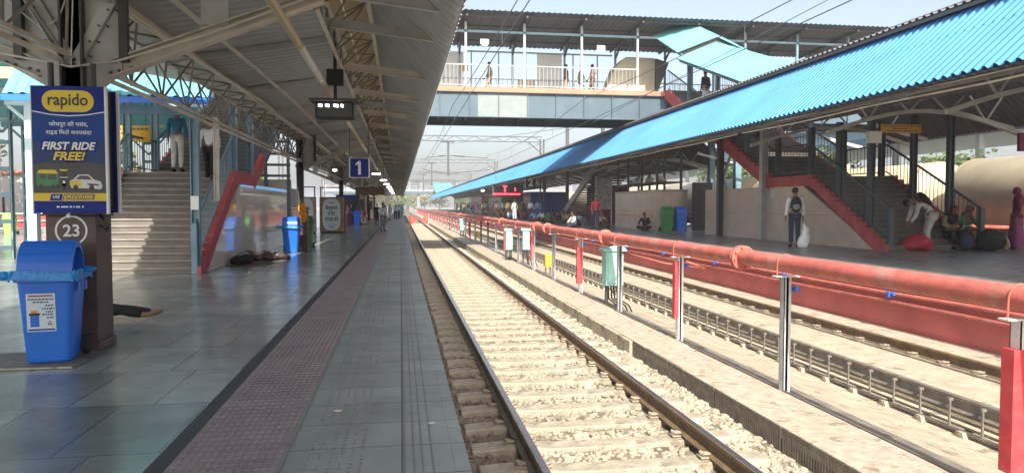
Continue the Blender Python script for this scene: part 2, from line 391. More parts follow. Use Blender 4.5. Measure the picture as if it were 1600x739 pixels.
# ballast stones (nobody could count them)
def stones(name, mats, rects, seed):
    rnd = random.Random(seed); k = MB()
    ico = [(0, 0, 1), (.89, 0, .45), (.28, .85, .45), (-.72, .53, .45), (-.72, -.53, .45), (.28, -.85, .45), (.72, .53, -.45), (-.28, .85, -.45), (-.89, 0, -.45), (-.28, -.85, -.45), (.72, -.53, -.45), (0, 0, -1)]
    fc = [(0, 1, 2), (0, 2, 3), (0, 3, 4), (0, 4, 5), (0, 5, 1), (1, 6, 2), (2, 7, 3), (3, 8, 4), (4, 9, 5), (5, 10, 1), (6, 7, 2), (7, 8, 3), (8, 9, 4), (9, 10, 5), (10, 6, 1), (11, 7, 6), (11, 8, 7), (11, 9, 8), (11, 10, 9), (11, 6, 10)]
    for (x0, x1, y0, y1, z, n, s0, s1) in rects:
        for _ in range(n):
            x = rnd.uniform(x0, x1); y = rnd.uniform(y0, y1); sz = rnd.uniform(s0, s1)
            mx = Matrix.Rotation(rnd.uniform(0, 6.3), 3, 'Z') @ Matrix.Rotation(rnd.uniform(-.7, .7), 3, 'X')
            sc = (sz * rnd.uniform(.8, 1.3), sz * rnd.uniform(.7, 1), sz * rnd.uniform(.45, .75)); zz = z + sz * rnd.uniform(-.1, .45)
            k.add([Vector((x, y, zz)) + mx @ Vector((q[0] * sc[0] * rnd.uniform(.75, 1.2), q[1] * sc[1] * rnd.uniform(.75, 1.2), q[2] * sc[2])) for q in ico], fc, 0)
    o = k.build(name, mats); o['kind'] = 'stuff'; return o
SP = .66
ys = [2.4 + SP * i for i in range(150)]
rc = []
for i, y in enumerate(ys[:46]):
    n = 190 if i < 14 else 75
    rc.append((1.26, 2.85, y + .14, y + SP - .14, -.95, n, .018, .046))
    rc.append((2.98, 3.72, y + .12, y + SP - .12, -.955, n // 2, .022, .055)); rc.append((3.44, 3.72, y - .1, y + .1, -.955, n // 5, .025, .055))
tag(stones('ballast_stones', 'stone', rc, 3), 'pale crushed stone ballast filling the bays between the sleepers', 'ballast', kind='stuff')
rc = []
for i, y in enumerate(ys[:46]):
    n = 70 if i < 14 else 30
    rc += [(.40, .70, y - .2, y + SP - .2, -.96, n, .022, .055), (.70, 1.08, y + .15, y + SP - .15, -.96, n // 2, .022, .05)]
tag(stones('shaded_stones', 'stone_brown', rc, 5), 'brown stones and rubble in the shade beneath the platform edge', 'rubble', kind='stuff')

# sleepers, rails
k = MB()
k.prism([(-1.375, -.11), (1.375, -.11), (1.375, -.005), (1.0, .012), (.55, -.02), (-.55, -.02), (-1.0, .012), (-1.375, -.005)], 'y', -.125, .125)
def sleeper(loc):
    root = thing('sleeper', loc, 'concrete sleeper carrying the near track across the pale ballast', 'sleeper', 'sleepers of the near track')
    k.build('beam', 'sleeper', None).parent = root
    return root
def clip_mesh():
    c = MB(); c.tube([(-.03, -.05, .0), (.03, -.05, .03), (.05, 0, .035), (.03, .05, .03), (-.03, .05, .03), (-.045, .01, .02), (.0, -.01, .03)], .011, 6); c.box(-.05, .06, -.06, .06, -.012, .004)
    return c.data('clip', ['clip'])
CLIP = clip_mesh()
s0 = thing('sleeper', (2.055, ys[0], -.885), 'concrete sleeper carrying the near track across the pale ballast', 'sleeper', 'sleepers of the near track')
bm_ = bpy.data.objects.new('beam', k.data('beam', ['sleeper'])); COL.objects.link(bm_); bm_.parent = s0
bv = bm_.modifiers.new('bevel', 'BEVEL'); bv.width = .012; bv.segments = 1
for x, a in ((-.99, math.pi), (-.77, 0), (.77, math.pi), (.99, 0)):
    c = bpy.data.objects.new('clip', CLIP); COL.objects.link(c); c.parent = s0; c.location = (x, 0, .02); c.rotation_euler = (0, 0, a)
for i, y in enumerate(ys[1:]):
    dup(s0, (2.055 + random.uniform(-.015, .015), y + random.uniform(-.02, .02), -.885 + random.uniform(-.008, .004)), random.uniform(-.012, .012), skip=('clip',) if y > 34 else ())
def rail(x, top, y0, y1, label, mats):
    k = MB(); z = top
    prof = [(-.07, -.172), (.07, -.172), (.07, -.16), (.015, -.14), (.010, -.05), (.036, -.035), (.036, -.006), (.028, 0), (-.028, 0), (-.036, -.006), (-.036, -.035), (-.010, -.05), (-.015, -.14), (-.07, -.16)]
    n = len(prof); vs = [(x + a, y0, z + c) for a, c in prof] + [(x + a, y1, z + c) for a, c in prof]
    k.add(vs, [(i, (i + 1) % n, n + (i + 1) % n, n + i) for i in range(n) if i != 7], 0); k.add([vs[7], vs[8], vs[n + 8], vs[n + 7]], [(0, 1, 2, 3)], 1)
    k.add(vs, [tuple(range(n)), tuple(range(2 * n - 1, n - 1, -1))], 0)
    return tag(k.build('rail', mats, org=(x, y0, z - .172)), label, 'rail')
rail(1.185, -.70, Y0, 600, 'shiny topped steel rail nearest the platform edge, shaded on its left', ['rail_dark', 'rail_top'])
rail(2.925, -.70, Y0, 600, 'brown sided steel rail of the near track beside the walkway slabs', ['rail_rust', 'rail_top'])
r3 = rail(6.40, -.70, Y0, Y1, 'dark steel rail above the drain gutter, with bars and pipes under it', ['rail_dark', 'rail_dark'])
r4 = rail(8.10, -.70, Y0, Y1, 'rusty brown rail just below the red platform face', ['rail_rust', 'rail_rust'])
k = MB()
for z in (-.89, -.96, -1.03): k.tube([(6.36, Y0, z), (6.36, Y1, z)], .016, 6)
k.box(6.31, 6.35, Y0, Y1, -1.085, -1.055); k.build('pipe_run', 'rail_dark', r3)
m0 = MB(); m0.box(6.315, 6.335, -.012, .012, -1.06, -.74); m0.box(6.30, 6.36, -.02, .02, -.76, -.73)
me = m0.data('rail_bracket', ['rail_dark'], (6.4, 0, -.872))
for i in range(70):
    o = bpy.data.objects.new('rail_bracket', me); COL.objects.link(o); o.parent = r3; o.location = (0, 5.0 + .48 * i - Y0, 0)
m0 = MB(); m0.prism([(-.08, -1.15), (.08, -1.15), (.05, -1.06), (-.05, -1.06)], 'x', 6.26, 6.40)
me = m0.data('concrete_foot', ['concrete'], (6.4, 0, -.872))
for i in range(60):
    o = bpy.data.objects.new('concrete_foot', me); COL.objects.link(o); o.parent = r3; o.location = (0, 5.2 + .66 * i - Y0, 0)
for i in range(60):
    o = bpy.data.objects.new('clip', CLIP); COL.objects.link(o); o.parent = r4; o.location = (-.11, 6.2 + .66 * i - Y0, .02); o.rotation_euler = (0, 0, math.pi); o.scale = (1.3, 1.3, 1.3)
k = MB(); k.tube([(7.94, Y0, -.86), (7.94, Y1, -.86)], .02, 6); k.build('pipe_run', 'clip', r4)

# ------------------------------------------------------------------ red washing pipe on posts
PX, PZ = 4.52, .81
pipe = thing('water_pipe', (PX, 0, PZ), 'thick red water pipe running on posts between the two tracks', 'pipe')
k = MB(); yy = [Y0]
while yy[-1] < 230: yy.append(yy[-1] + 3.3)
k.tube([(PX, y, PZ + .012 * math.sin(y * 1.9)) for y in yy], .1, 20); k.build('pipe', 'red_pipe', pipe, smooth=True)
for y in (9.0, 15.5, 21.9, 23.6, 32, 40, 41.5, 55, 72, 90):
    f = MB()
    for d in (-.03, .03): f.tube([(PX, y + d - .014, PZ), (PX, y + d + .014, PZ)], .165, 20)
    for i in range(8): a = i * math.pi / 4 + .2; f.tube([(PX + .135 * math.cos(a), y - .08, PZ + .135 * math.sin(a)), (PX + .135 * math.cos(a), y + .08, PZ + .135 * math.sin(a))], .013, 6)
    f.build('flange', 'red_pipe', pipe)
def pipe_post(y, style):
    labels = {'rw': 'pipe post with white top and red painted lower half', 'w': 'pipe post painted plain silver white', 'r': 'pipe post with one long red painted face and silver flange', 'd': 'dark unpainted pipe post beyond the footbridge shadow'}
    o = thing('pipe_post', (PX, y, -.82), labels[style], 'post', 'posts carrying the red pipe')
    a = MB(); w = .05
    for s in (-1, 1): a.chan((PX + s * .04, y, -.82), (PX + s * .04, y, .66), s * .055, .1, .008, 0, (0, 1, 0))
    a.build('column', {'d': 'steel_dark', 'w': 'grey_post'}.get(style, 'white_paint'), o)
    if style in 'rwr' and style != 'w':
        z0, z1 = (-.47, .45) if style == 'rw' else (-.32, .6)
        c = MB(); c.box(PX - .104, PX - .035, y - .057, y + .057, z0, z1)
        if style == 'rw': c.box(PX - .034, PX + .036, y - .0525, y - .046, z0, z1) 
        c.build('red_band', 'red_paint', o)
    c = MB(); c.box(PX - .15, PX + .15, y - .05, y + .05, .661, .675); c.build('top_plate', 'white_paint', o)
    c = MB(); c.tube([(PX - .115, y, .64)] + [(PX - .11 * math.cos(t * math.pi / 8), y, PZ + .012 * math.sin(y * 1.9) + .11 * math.sin(t * math.pi / 8)) for t in range(9)] + [(PX + .115, y, .64)], .007, 5)
    c.build('pipe_clamp', 'red_pipe', o)
    c = MB(); c.box(PX + .05, PX + .12, y - .08, y - .03, .5, .54); c.tube([(PX + .08, y - .1, .5), (PX + .08, y - .1, .56)], .03, 8); c.build('hose_valve', 'valve_blue', o)
    return o
styles = ['rw', 'w', 'r', 'w', 'rw', 'w', 'r', 'w', 'rw', 'w', 'd', 'd', 'w', 'rw', 'w', 'r']
for i in range(60):
    y = 4.62 + 3.27 * i
    pipe_post(y, styles[i] if i < 16 else 'w' if i % 2 else 'rw')
lp = [('upper', -.08, 'upper thin red water pipe fixed along the opposite platform face'), ('lower', -.24, 'lower thin red water pipe fixed along the opposite platform face')]
for nm, z, lb in lp:
    t = thing('hose_pipe', (8.8, 0, z), lb, 'pipe')
    k = MB(); k.tube([(8.8, y, z + .012 * math.sin(y * .9 + z * 9)) for y in [Y0 + 2 * i for i in range(120)]], .035, 8); k.build('pipe', 'red_pipe', t, smooth=True)
    if nm == 'upper':
        for y in (8.5, 11.7, 15.3, 19, 23, 27, 32):
            c = MB(); c.box(8.68, 8.79, y - .03, y + .03, z - .06, z + .03); c.tube([(8.74, y - .1, z), (8.74, y + .1, z)], .03, 8)
            c.build('hose_valve', 'valve_blue', t)
k = MB(); k.tube([(PX, 14.3, .55), (5.2, 13.6, .36), (5.6, 12.6, .33), (PX + .1, 11.2, .6)], .02, 7)
tag(k.build('hose', 'red_pipe', org=(PX, 14.3, .55), smooth=True), 'pink hose sagging between two posts under the red pipe', 'hose')
def junction_box(x, y, label, h=.78, hw=.24):
    o = thing('junction_box', (x, y, -.85), label, 'junction box', 'mint green signal boxes beside the pipe')
    z = -.28
    a = MB(); a.prism([(x - hw, z), (x + hw, z), (x + hw, z + h), (x - hw, z + h)], 'y', y - .18, y + .18); a.build('body', 'mint', o, bevel=.015)
    a = MB(); a.prism([(y - .23, z + h), (y + .23, z + h), (y + .2, z + h + .03), (y, z + h + .09), (y - .2, z + h + .03)], 'x', x - hw - .06, x + hw + .06); a.build('roof', 'mint', o)
    a = MB(); a.box(x - hw + .04, x + hw - .04, y - .2, y - .181, z + .06, z + h - .05); a.build('door', 'mint', o, bevel=.006)
    for s in (-1, 1):
        a = MB(); a.box(x + s * hw * .7 - .03, x + s * hw * .7 + .03, y - .04, y + .04, -1.0, z - .001); a.build('leg', 'steel_dark', o)
    a = MB()
    for i in range(4): a.tube([(x - .1 + .06 * i, y, z), (x - .1 + .07 * i, y - .05, z - .3), (x + .1 + .1 * i, y - .1 + .05 * i, -.75), (x + .15 + .12 * i, y - .3 + .1 * i, -1.0)], .018, 6)
    a.build('cable', 'black', o); return o
junction_box(4.72, 15.6, 'mint green signal box nearest the camera, tangled black cables under it', hw=.2)
junction_box(4.35, 28.9, 'left one of the two mint boxes flanking a white pipe post', hw=.14)
junction_box(5.05, 28.9, 'right one of the two mint boxes flanking a white pipe post', hw=.14)
junction_box(4.4, 52, 'small far mint green box near the yellow box', hw=.15)
for y, lb in ((24.2, 'yellow track box beside the red and white pipe post'), (47, 'far yellow track box in front of the footbridge shadow')):
    o = thing('track_box', (5.0, y, -.9), lb, 'track box'); a = MB(); a.box(4.9, 5.13, y - .12, y + .12, -.6, -.2); a.build('body', 'box_yellow', o, bevel=.03)
    a = MB(); a.box(4.88, 5.15, y - .14, y + .14, -.199, -.16); a.build('lid', 'box_yellow', o)
    for s in (-1, 1):
        a = MB(); a.box(5.015 + s * .08 - .02, 5.015 + s * .08 + .02, y - .02, y + .02, -1.0, -.621); a.build('leg', 'steel_dark', o)
# red banner across the near track
o = thing('stop_banner', (2.05, 82, -.95), 'red bow tie shaped stop banner strung across the near track', 'banner')
a = MB()
for s in (-1, 1): a.prism([(2.05 + s * .12, -.1), (2.05 + s * 1.05, .62), (2.05 + s * 1.05, -.72)][::s], 'y', 81.98, 82.02)
a.build('cloth', 'red_flag', o)
for s in (-1, 1):
    a = MB(); a.tube([(2.05 + s * 1.08, 82.03, -.96), (2.05 + s * 1.08, 82.03, .7)], .025, 6); a.build('pole', 'white_paint', o)

# ------------------------------------------------------------------ near canopy
def zin(x): return 3.82 + .17 * abs(x + 3.3)                         # height of the inner roof over x (butterfly, valley on the column line)
can = thing('near_canopy', (-3.3, 0, 3.8), 'long grey ribbed steel canopy over the near platform, seen from below', 'canopy')
CY1 = 175
k = MB()
k.corr((-1.0, Y0, zin(-1)), (-2.3, 0, zin(-3.3) - zin(-1)), (0, CY1 - Y0, 0), (0, 0, 1), .24, .06, 0)
k.build('inner_roof', ['sheet_under'], can)
k = MB()
for a, b_ in ((Y0, 15.2), (37, CY1)): k.corr((-3.3, a, zin(-3.3)), (-2.95, 0, zin(-6.25) - zin(-3.3)), (0, b_ - a, 0), (0, 0, 1), .2, .028, 0)  # near span stretched outward and along to throw shade on the near stair
k.build('outer_roof', ['sheet_under'], can)
k = MB()
k.corr((.66, Y0, 3.59), (-1.045, 0, .913), (0, CY1 - Y0, 0), (-.85, 0, -1), .24, .085, 0)
k.corr((.675, Y0, 3.62), (-1.055, 0, .92), (0, CY1 - Y0, 0), (.85, 0, 1), .2, .03, 1)
k.build('visor_sheet', ['sheet_under', 'galv'], can)
k = MB()
y = Y0
while y < CY1:
    k.box(-1.02, -1.0, y + .01, y + 1.19, zin(-1) + .03, 5.04); k.obox((-.70, y + .6, 4.805), (.82, 1.19, .012), Matrix.Rotation(.716, 3, 'Y')); y += 1.2
k.build('clerestory_panels', 'clere', can)
k = MB(); k.chan((.60, Y0, 3.66), (.60, CY1, 3.66), -.05, .11, .008, 0, (0, 0, 1)); k.build('eave_beam', 'steel_light', can)
k = MB(); k.box(-3.55, -3.05, Y0, CY1, zin(-3.3) - .1, zin(-3.3) - .02); k.build('valley_gutter', 'steel', can)
arm_y = [1.2, 4.6, 8.15, 9.6, 12.5, 15.2, 16.9, 18.4, 21.3, 24.9] + [24.9 + 3.4 * i for i in range(1, 40)]
for y in arm_y:
    k = MB(); k.chan((-1.0, y, 3.86), (.585, y, 3.70), .05, .12, .008, 0, (0, 0, 1)); k.build('visor_arm', 'steel_light' if int(y * 3) % 2 else 'steel', can)
for i in range(12):
    yy = 5.2 + 3.3 * i
    k = MB(); k.bar((-.98, yy, zin(-1) - .06), (-3.1, yy, zin(-3.1) - .06), .06, .09); k.build('rafter', 'steel', can)
def zig(k, a, b, n, r):                                              # lattice bars between two chords
    pa = [Vector(a[0]).lerp(Vector(a[1]), i / n) for i in range(n + 1)]; pb = [Vector(b[0]).lerp(Vector(b[1]), (i + .5) / n) for i in range(n)]
    for i in range(n): k.tube([pa[i], pb[i]], r, 5); k.tube([pb[i], pa[i + 1]], r, 5)
colY = [-8.75, 8.15, 25.05, 41.95, 58.85, 75.75, 92.65]
for i in range(len(colY) - 1):
    a, b_ = colY[i] + .3, colY[i + 1] - .3
    if b_ < 2: continue
    n = 14
    k = MB()
    for s in (-1, 1): k.angle((-3.3 + s * .04, a, 2.98), (-3.3 + s * .04, b_, 2.98), s * .055)
    for s in (-.28, .28): k.angle((-3.3 + s, a, 3.7), (-3.3 + s, b_, 3.7), .06)
    k.build('lattice_chords', 'steel_light', can)
    k = MB()
    for s in (-.28, .28): zig(k, ((-3.3, a, 3.0), (-3.3, b_, 3.0)), ((-3.3 + s, a, 3.7), (-3.3 + s, b_, 3.7)), n, .016)
    zig(k, ((-3.58, a, 3.7), (-3.58, b_, 3.7)), ((-3.02, a, 3.7), (-3.02, b_, 3.7)), n, .014)
    k.build('lattice_bars', 'lattice', can)
    k = MB()
    for (x, z) in ((-.95, 3.72), (-.45, 4.3), (-.98, 4.2)): k.angle((x, a, z), (x, b_, z), .055)
    k.build('lattice_chords', 'steel_light', can)
    k = MB(); zig(k, ((-.95, a, 3.72), (-.95, b_, 3.72)), ((-.45, a, 4.3), (-.45, b_, 4.3)), n, .015); zig(k, ((-.95, a, 3.72), (-.95, b_, 3.72)), ((-.98, a, 4.2), (-.98, b_, 4.2)), n, .014)
    zig(k, ((-.98, a, 4.2), (-.98, b_, 4.2)), ((-.45, a, 4.3), (-.45, b_, 4.3)), n, .012)
    k.build('lattice_bars', 'lattice', can)
def bundle(label, pts, n, r, m):
    o = thing('conduit_bundle', pts[0], label, 'conduits', 'conduit bundles under the canopy')
    k = MB()
    for i in range(n):
        rnd = random.Random(i * 7 + n); dx, dz = (i % 3) * .035 + rnd.uniform(-.01, .01), (i // 3) * .035
        k.tube([(x + dx + rnd.uniform(-.015, .015), y, z + dz + rnd.uniform(-.012, .012)) for x, y, z in pts], r, 6)
    k.build('conduits', m, o, smooth=True)
    return o
bundle('bundle of five pale conduits sagging beside the column lattice girder', [(-3.0, -4, 3.62), (-3.0, 4, 3.68), (-3.0, 8.3, 3.62), (-2.97, 12, 3.64), (-2.95, 16, 3.72), (-2.95, 20, 3.68), (-2.95, 25, 3.74), (-2.95, 42, 3.72)], 5, .014, 'pvc_white')
bundle('bundle of four pale conduits under the ribbed roof, right of the column lattice', [(-2.45, -4, 3.8), (-2.45, 5, 3.82), (-2.45, 8.2, 3.72), (-2.42, 12.5, 3.80), (-2.4, 17, 3.86), (-2.4, 25, 3.84), (-2.4, 42, 3.84)], 4, .013, 'pvc_white')
o = thing('drain_pipe', (-1.14, -4, 3.35), 'long cream and tan jointed pipe hung below the canopy roof', 'pipe')
y = -4; i = 0
while y < 110:
    L = random.choice((1.1, 2.2, 3.0)); k = MB(); k.tube([(-1.14 - .018 * max(y, 0) * 0, y, 3.35), (-1.14, y + L, 3.35)], .046, 12)
    k.tube([(-1.14, y + L - .07, 3.35), (-1.14, y + L + .07, 3.35)], .054, 12)
    k.build('pipe_length', 'pvc' if i % 3 else 'pvc_white', o, smooth=False); y += L; i += 1

# columns of the near canopy: brown foot, steel shaft, plated bracket arms
def column(y, label, plate=True, foot=True):
    o = thing('canopy_column', (-3.34, y, 0), label, 'column', 'columns under the near canopy')
    if foot:
        k = MB(); k.box(-3.58, -3.10, y - .2, y + .2, .10, 1.40); k.box(-3.60, -3.08, y - .22, y + .22, 0, .10); k.box(-3.60, -3.08, y - .22, y + .22, 1.401, 1.44); k.build('foot_casing', 'brown_paint', o, bevel=.008)
    k = MB(); k.box(-3.45, -3.23, y - .012, y + .012, 0, 3.78); k.box(-3.45, -3.43, y - .11, y + .11, 0, 3.78); k.box(-3.25, -3.23, y - .11, y + .11, 0, 3.78)
    k.build('shaft', 'steel_dark', o)
    sides = (1, -1) if y < 9 or y > 36 else (1,)
    k = MB()
    for s in sides:
        X = lambda x: x if s > 0 else -6.68 - x
        inn = -2.88 if s > 0 else -2.6
        poly = [(-3.34, 2.72), (X(-3.06), 2.74), (X(inn), 2.74 + .41 * (inn + 3.06) + .08), (X(inn), zin(-3.3) + .03), (-3.34, zin(-3.3) - .03)]
        k.prism(poly if s > 0 else poly[::-1], 'y', y - .012, y + .012, 0)
    k.build('bracket_plate', 'steel', o)
    for s in sides:
        X = lambda x: x if s > 0 else -6.68 - x
        k = MB(); e = X(-.82)
        k.bar((X(-3.02), y, 2.83), (e, y, 3.72), .16, .014); k.bar((X(-3.02), y, 2.84 + .16), (e, y, 3.72 + .13), .16, .014); k.bar((X(-3.02), y + .02, 2.915), (e, y + .02, 3.785), .012, .15)
        k.build('bracket_arm', 'steel_light', o)
        k = MB(); k.box(min(X(-2.08), X(-1.8)), max(X(-2.08), X(-1.8)), y - .03, y + .03, 3.42, zin(-1.9) - .02); k.build('arm_hanger', 'steel', o)
        k = MB(); k.box(X(-2.84) - .04, X(-2.84) + .04, y - .1, y - .02, 3.0, zin(-2.8) - .02); k.build('web_stiffener', 'steel_dark', o)
    k = MB()
    for s in ((1, -1) if y < 9 or y > 36 else (1,)):
        k.angle((-3.34 + s * .06, y - .05, 2.95), (-3.34 + s * .52, y - .05, 3.78), s * .11, .012, 0, (0, 1, 0))
    k.build('bracket_brace', 'steel', o)
    k = MB()
    for s in ((1, -1) if y < 9 or y > 36 else (1,)):
        for t in (.12, .3, .5, .7, .9):
            for q in (-.03, .05): p = Vector((-3.34 + s * (.06 + .46 * t + q), y - .075, 2.95 + .83 * t)); k.tube([p, p + Vector((0, .04, 0))], .012, 6)
        for t in (.35, .43, .56, .64): p = Vector((-3.34 + s * t, y - .03, 2.80 + .27 * t)); k.tube([p, p + Vector((0, .05, 0))], .016, 6)
    k.build('bolts', 'steel_dark', o)
    return o
c1 = column(8.15, 'nearest canopy column, numbered 23 on its brown foot behind the blue bin')
k = MB()
text(k, '23', (-3.335, 7.944, 1.25), .17, m=0, bold=.02)
vs = []; fs = []
for i in range(40):
    a = 2 * math.pi * i / 40
    for r in (.135, .155): vs.append((-3.335 + r * math.cos(a), 7.945, 1.25 + r * math.sin(a)))
for i in range(40): j = (i + 1) % 40; fs.append((2 * i, 2 * i + 1, 2 * j + 1, 2 * j))
k.add(vs, fs); k.build('number_marking', 'white', c1)
k = MB(); k.tube([(-3.095, 8.0, 1.42), (-3.03, 7.98, 1.36), (-3.0, 7.99, 1.28), (-3.03, 8.02, 1.24), (-3.09, 8.03, 1.3)], .013, 6); k.build('cable', 'black', c1)
k = MB(); k.tube([(-3.95, 8.07, 3.6), (-3.6, 8.05, 3.3), (-3.45, 8.06, 3.42), (-3.35, 8.06, 3.7)], .008, 5); k.tube([(-5.2, 8.06, 3.30), (-4.3, 8.05, 3.1), (-3.34, 8.05, 2.93), (-2.9, 8.05, 3.0), (-2.0, 8.06, 3.31), (-1.0, 8.05, 3.72)], .012, 6); k.tube([(-3.34, 8.05, 2.93), (-3.3, 8.05, 3.8)], .008, 5); k.build('cable', 'pvc_white', c1)
for i, y in enumerate(colY[2:]):
    column(y, ['canopy column behind the second blue bin, with an orange bag on it', 'canopy column standing beyond the round topped notice boards', 'far canopy column near the third blue bin', 'fifth canopy column along the near platform, deep in shade', 'last canopy column that can be made out along the near platform'][i])

# ------------------------------------------------------------------ opposite canopy
XR, ZR = 11.1, 5.48
can2 = thing('opposite_canopy', (13.2, 0, 4), 'long bright blue ribbed canopy over the opposite platform, its slope facing the tracks', 'canopy')
C2 = 232
for t0, t1, up_ in ((0, .56, 0), (.53, 1, .012)):
    k = MB(); k.corr((9.0 + t0 * (XR - 9.0), Y0, 3.63 + t0 * (ZR - 3.63) + up_), ((t1 - t0) * (XR - 9.0), 0, (t1 - t0) * (ZR - 3.63)), (0, C2 - Y0, 0), (-.88, 0, 1), .21, .055, 0); k.build('visor_sheet', ['sheet_top'], can2)
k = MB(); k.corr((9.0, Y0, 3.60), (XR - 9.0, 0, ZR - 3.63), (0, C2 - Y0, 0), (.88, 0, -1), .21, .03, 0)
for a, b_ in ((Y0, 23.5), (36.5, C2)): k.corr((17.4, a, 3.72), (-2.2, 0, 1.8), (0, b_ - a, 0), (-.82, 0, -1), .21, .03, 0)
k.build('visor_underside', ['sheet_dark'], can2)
k = MB()
for a, b_ in ((Y0, 23.5), (36.5, C2)): k.corr((17.42, a, 3.76), (-2.2, 0, 1.8), (0, b_ - a, 0), (.82, 0, 1), .21, .03, 0)
k.build('visor_sheet', ['sheet_top'], can2)
k = MB(); k.corr((10.6, Y0, 5.34), (.95, 0, .26), (0, C2 - Y0, 0), (-.3, 0, 1), .21, .04, 0); k.box(10.64, 10.66, Y0, C2, 5.26, 5.34); k.build('ridge_lip', ['sheet_dark'], can2)
def zin2(x): return 4.25 + .17 * abs(x - 13.2)
k = MB()
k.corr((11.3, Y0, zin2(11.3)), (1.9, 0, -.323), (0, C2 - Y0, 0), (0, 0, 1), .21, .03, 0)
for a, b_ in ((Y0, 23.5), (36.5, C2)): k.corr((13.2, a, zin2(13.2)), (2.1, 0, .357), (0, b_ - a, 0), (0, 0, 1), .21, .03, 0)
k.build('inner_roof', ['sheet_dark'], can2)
k = MB(); k.corr((11.3, Y0, 4.6), (0, 0, 1.05), (0, C2 - Y0, 0), (-1, 0, 0), .21, .02, 0); k.build('clerestory_panels', 'sheet_dark', can2)
for (x, z) in ((9.06, 3.57), (9.55, 3.72), (17.36, 3.68)):
    k = MB(); k.angle((x, Y0, z), (x, C2, z), .06); k.build('eave_beam', 'steel_dark' if x < 17 else 'steel', can2)
for i in range(46):
    y = 4.5 + 3.4 * i
    k = MB(); k.chan((9.06, y, 3.62), (11.3, y, 4.0), .05, .12, .008); k.tube([(9.5, y, 3.75), (10.6, y, 5.0)], .02, 5); k.build('visor_arm', 'steel', can2)
    if i < 24:
        k = MB(); k.chan((17.3, y, 3.7), (15.1, y, 4.2), .05, .12, .008); k.build('visor_arm', 'steel', can2)
for y in (13.4, 17.6, 21.8, 38, 43):
    n = 10; pts = [(11.2 + 5.9 * t / n, 3.45 + .62 * math.sin(math.pi * t / n)) for t in range(n + 1)]
    k = MB()
    for q_, r_ in zip(pts, pts[1:]): k.bar((q_[0], y, q_[1]), (r_[0], y, r_[1]), .1, .1)
    k.build('arch_rib', 'steel', can2)
    k = MB()
    for t in (2, 4, 6, 8): k.tube([(pts[t][0], y, pts[t][1]), (pts[t][0] - .5, y, 4.5)], .03, 5); k.tube([(pts[t][0], y, pts[t][1]), (pts[t][0] + .5, y, 4.5)], .03, 5)
    k.build('arch_struts', 'steel', can2)
for i in range(6):
    a, b_ = 2 + 16.9 * i, 18.6 + 16.9 * i
    k = MB()
    for (x, z) in ((11.15, 3.95), (11.0, 4.75), (11.4, 4.4)): k.angle((x, a, z), (x, b_, z), .05)
    k.build('lattice_chords', 'steel', can2)
    k = MB(); zig(k, ((11.15, a, 3.95), (11.15, b_, 3.95)), ((11.0, a, 4.75), (11.0, b_, 4.75)), 14, .018); zig(k, ((11.15, a, 3.95), (11.15, b_, 3.95)), ((11.4, a, 4.4), (11.4, b_, 4.4)), 14, .015)
    k.build('lattice_bars', 'steel', can2)
    k = MB(); 
    for (x, z) in ((9.3, 3.5), (9.1, 3.6)): k.tube([(x, a + j * (b_ - a) / 6, z - (.03 if j % 2 else 0)) for j in range(7)], .02, 6)
    k.build('conduits', 'steel_light', can2)
for i, y in enumerate((14.6, 31.5, 48.4, 65.3, 82.2, 99.1)):
    if y < 35: continue
    o = thing('canopy_column', (13.2, y, .33), ['nearest dark column holding the opposite canopy, at the right of the yellow sign', '', 'opposite canopy column beside the brown sloped stair', 'opposite canopy column near the red display', 'dim opposite canopy column among the crowd', 'farthest opposite canopy column in view'][i], 'column', 'columns under the opposite canopy')
    k = MB(); k.box(13.09, 13.31, y - .1, y + .1, .33, 4.2); k.build('shaft', 'blue_grey_dark', o)
    k = MB()
    for s in (-1, 1):
        n = 8; pts = [(13.2 + s * (2.0 * t / n), 3.3 + .95 * math.sin(t / n * 1.35)) for t in range(n + 1)]
        for p, q in zip(pts, pts[1:]): k.bar((p[0], y, p[1]), (q[0], y, q[1]), .1, .16)
        k.bar((13.2 + s * .1, y, 3.0), (13.2 + s * 1.5, y, 4.3), .06, .08); k.bar((13.2 + s * .9, y, 3.85), (13.2 + s * 1.4, y, 4.45), .05, .06)
    k.build('bracket_arm', 'steel', o)

# ------------------------------------------------------------------ footbridge and stairs
BY0, BY1, DZ = 33.0, 36.6, 6.94
br = thing('footbridge', (4, BY0, 5.5), 'roofed footbridge on blue grey girders crossing above the tracks', 'footbridge')
BX0, BX1 = -9.0, 30.0
k = MB()
for y in (BY0 + .05, BY1 - .05):
    k.box(BX0, BX1, y - .012, y + .012, 5.60, 6.70); k.box(BX0, BX1, y - .15, y + .15, 5.575, 5.60); k.box(BX0, BX1, y - .15, y + .15, 6.70, 6.73)
    x = BX0
    while x < BX1: k.box(x - .01, x + .01, y - .13, y - .013, 5.601, 6.70); x += 1.35
k.build('girder', 'girder', br)
k = MB(); k.box(3.55, 5.9, BY0 + .033, BY0 + .0365, 5.62, 6.69); k.build('repainted_patch', 'girder_pale', br)
k = MB(); k.box(BX0, BX1, BY0 + .07, BY1 - .07, 6.3, 6.36)
x = BX0
while x < BX1: k.box(x, x + .12, BY0 + .07, BY1 - .07, 5.8, 6.29); x += 1.35
k.build('cross_beams', 'steel_dark', br)
k = MB(); k.box(BX0, BX1, BY0 - .12, BY0 - .02, 6.731, DZ); k.box(BX0, BX1, BY1 + .02, BY1 + .12, 6.731, DZ); k.build('deck_edge', 'terra', br)
k = MB(); k.box(BX0, BX1, BY0 - .019, BY1 + .019, 6.74, DZ - .004); k.build('deck', 'deck', br)
BX2 = 12.45
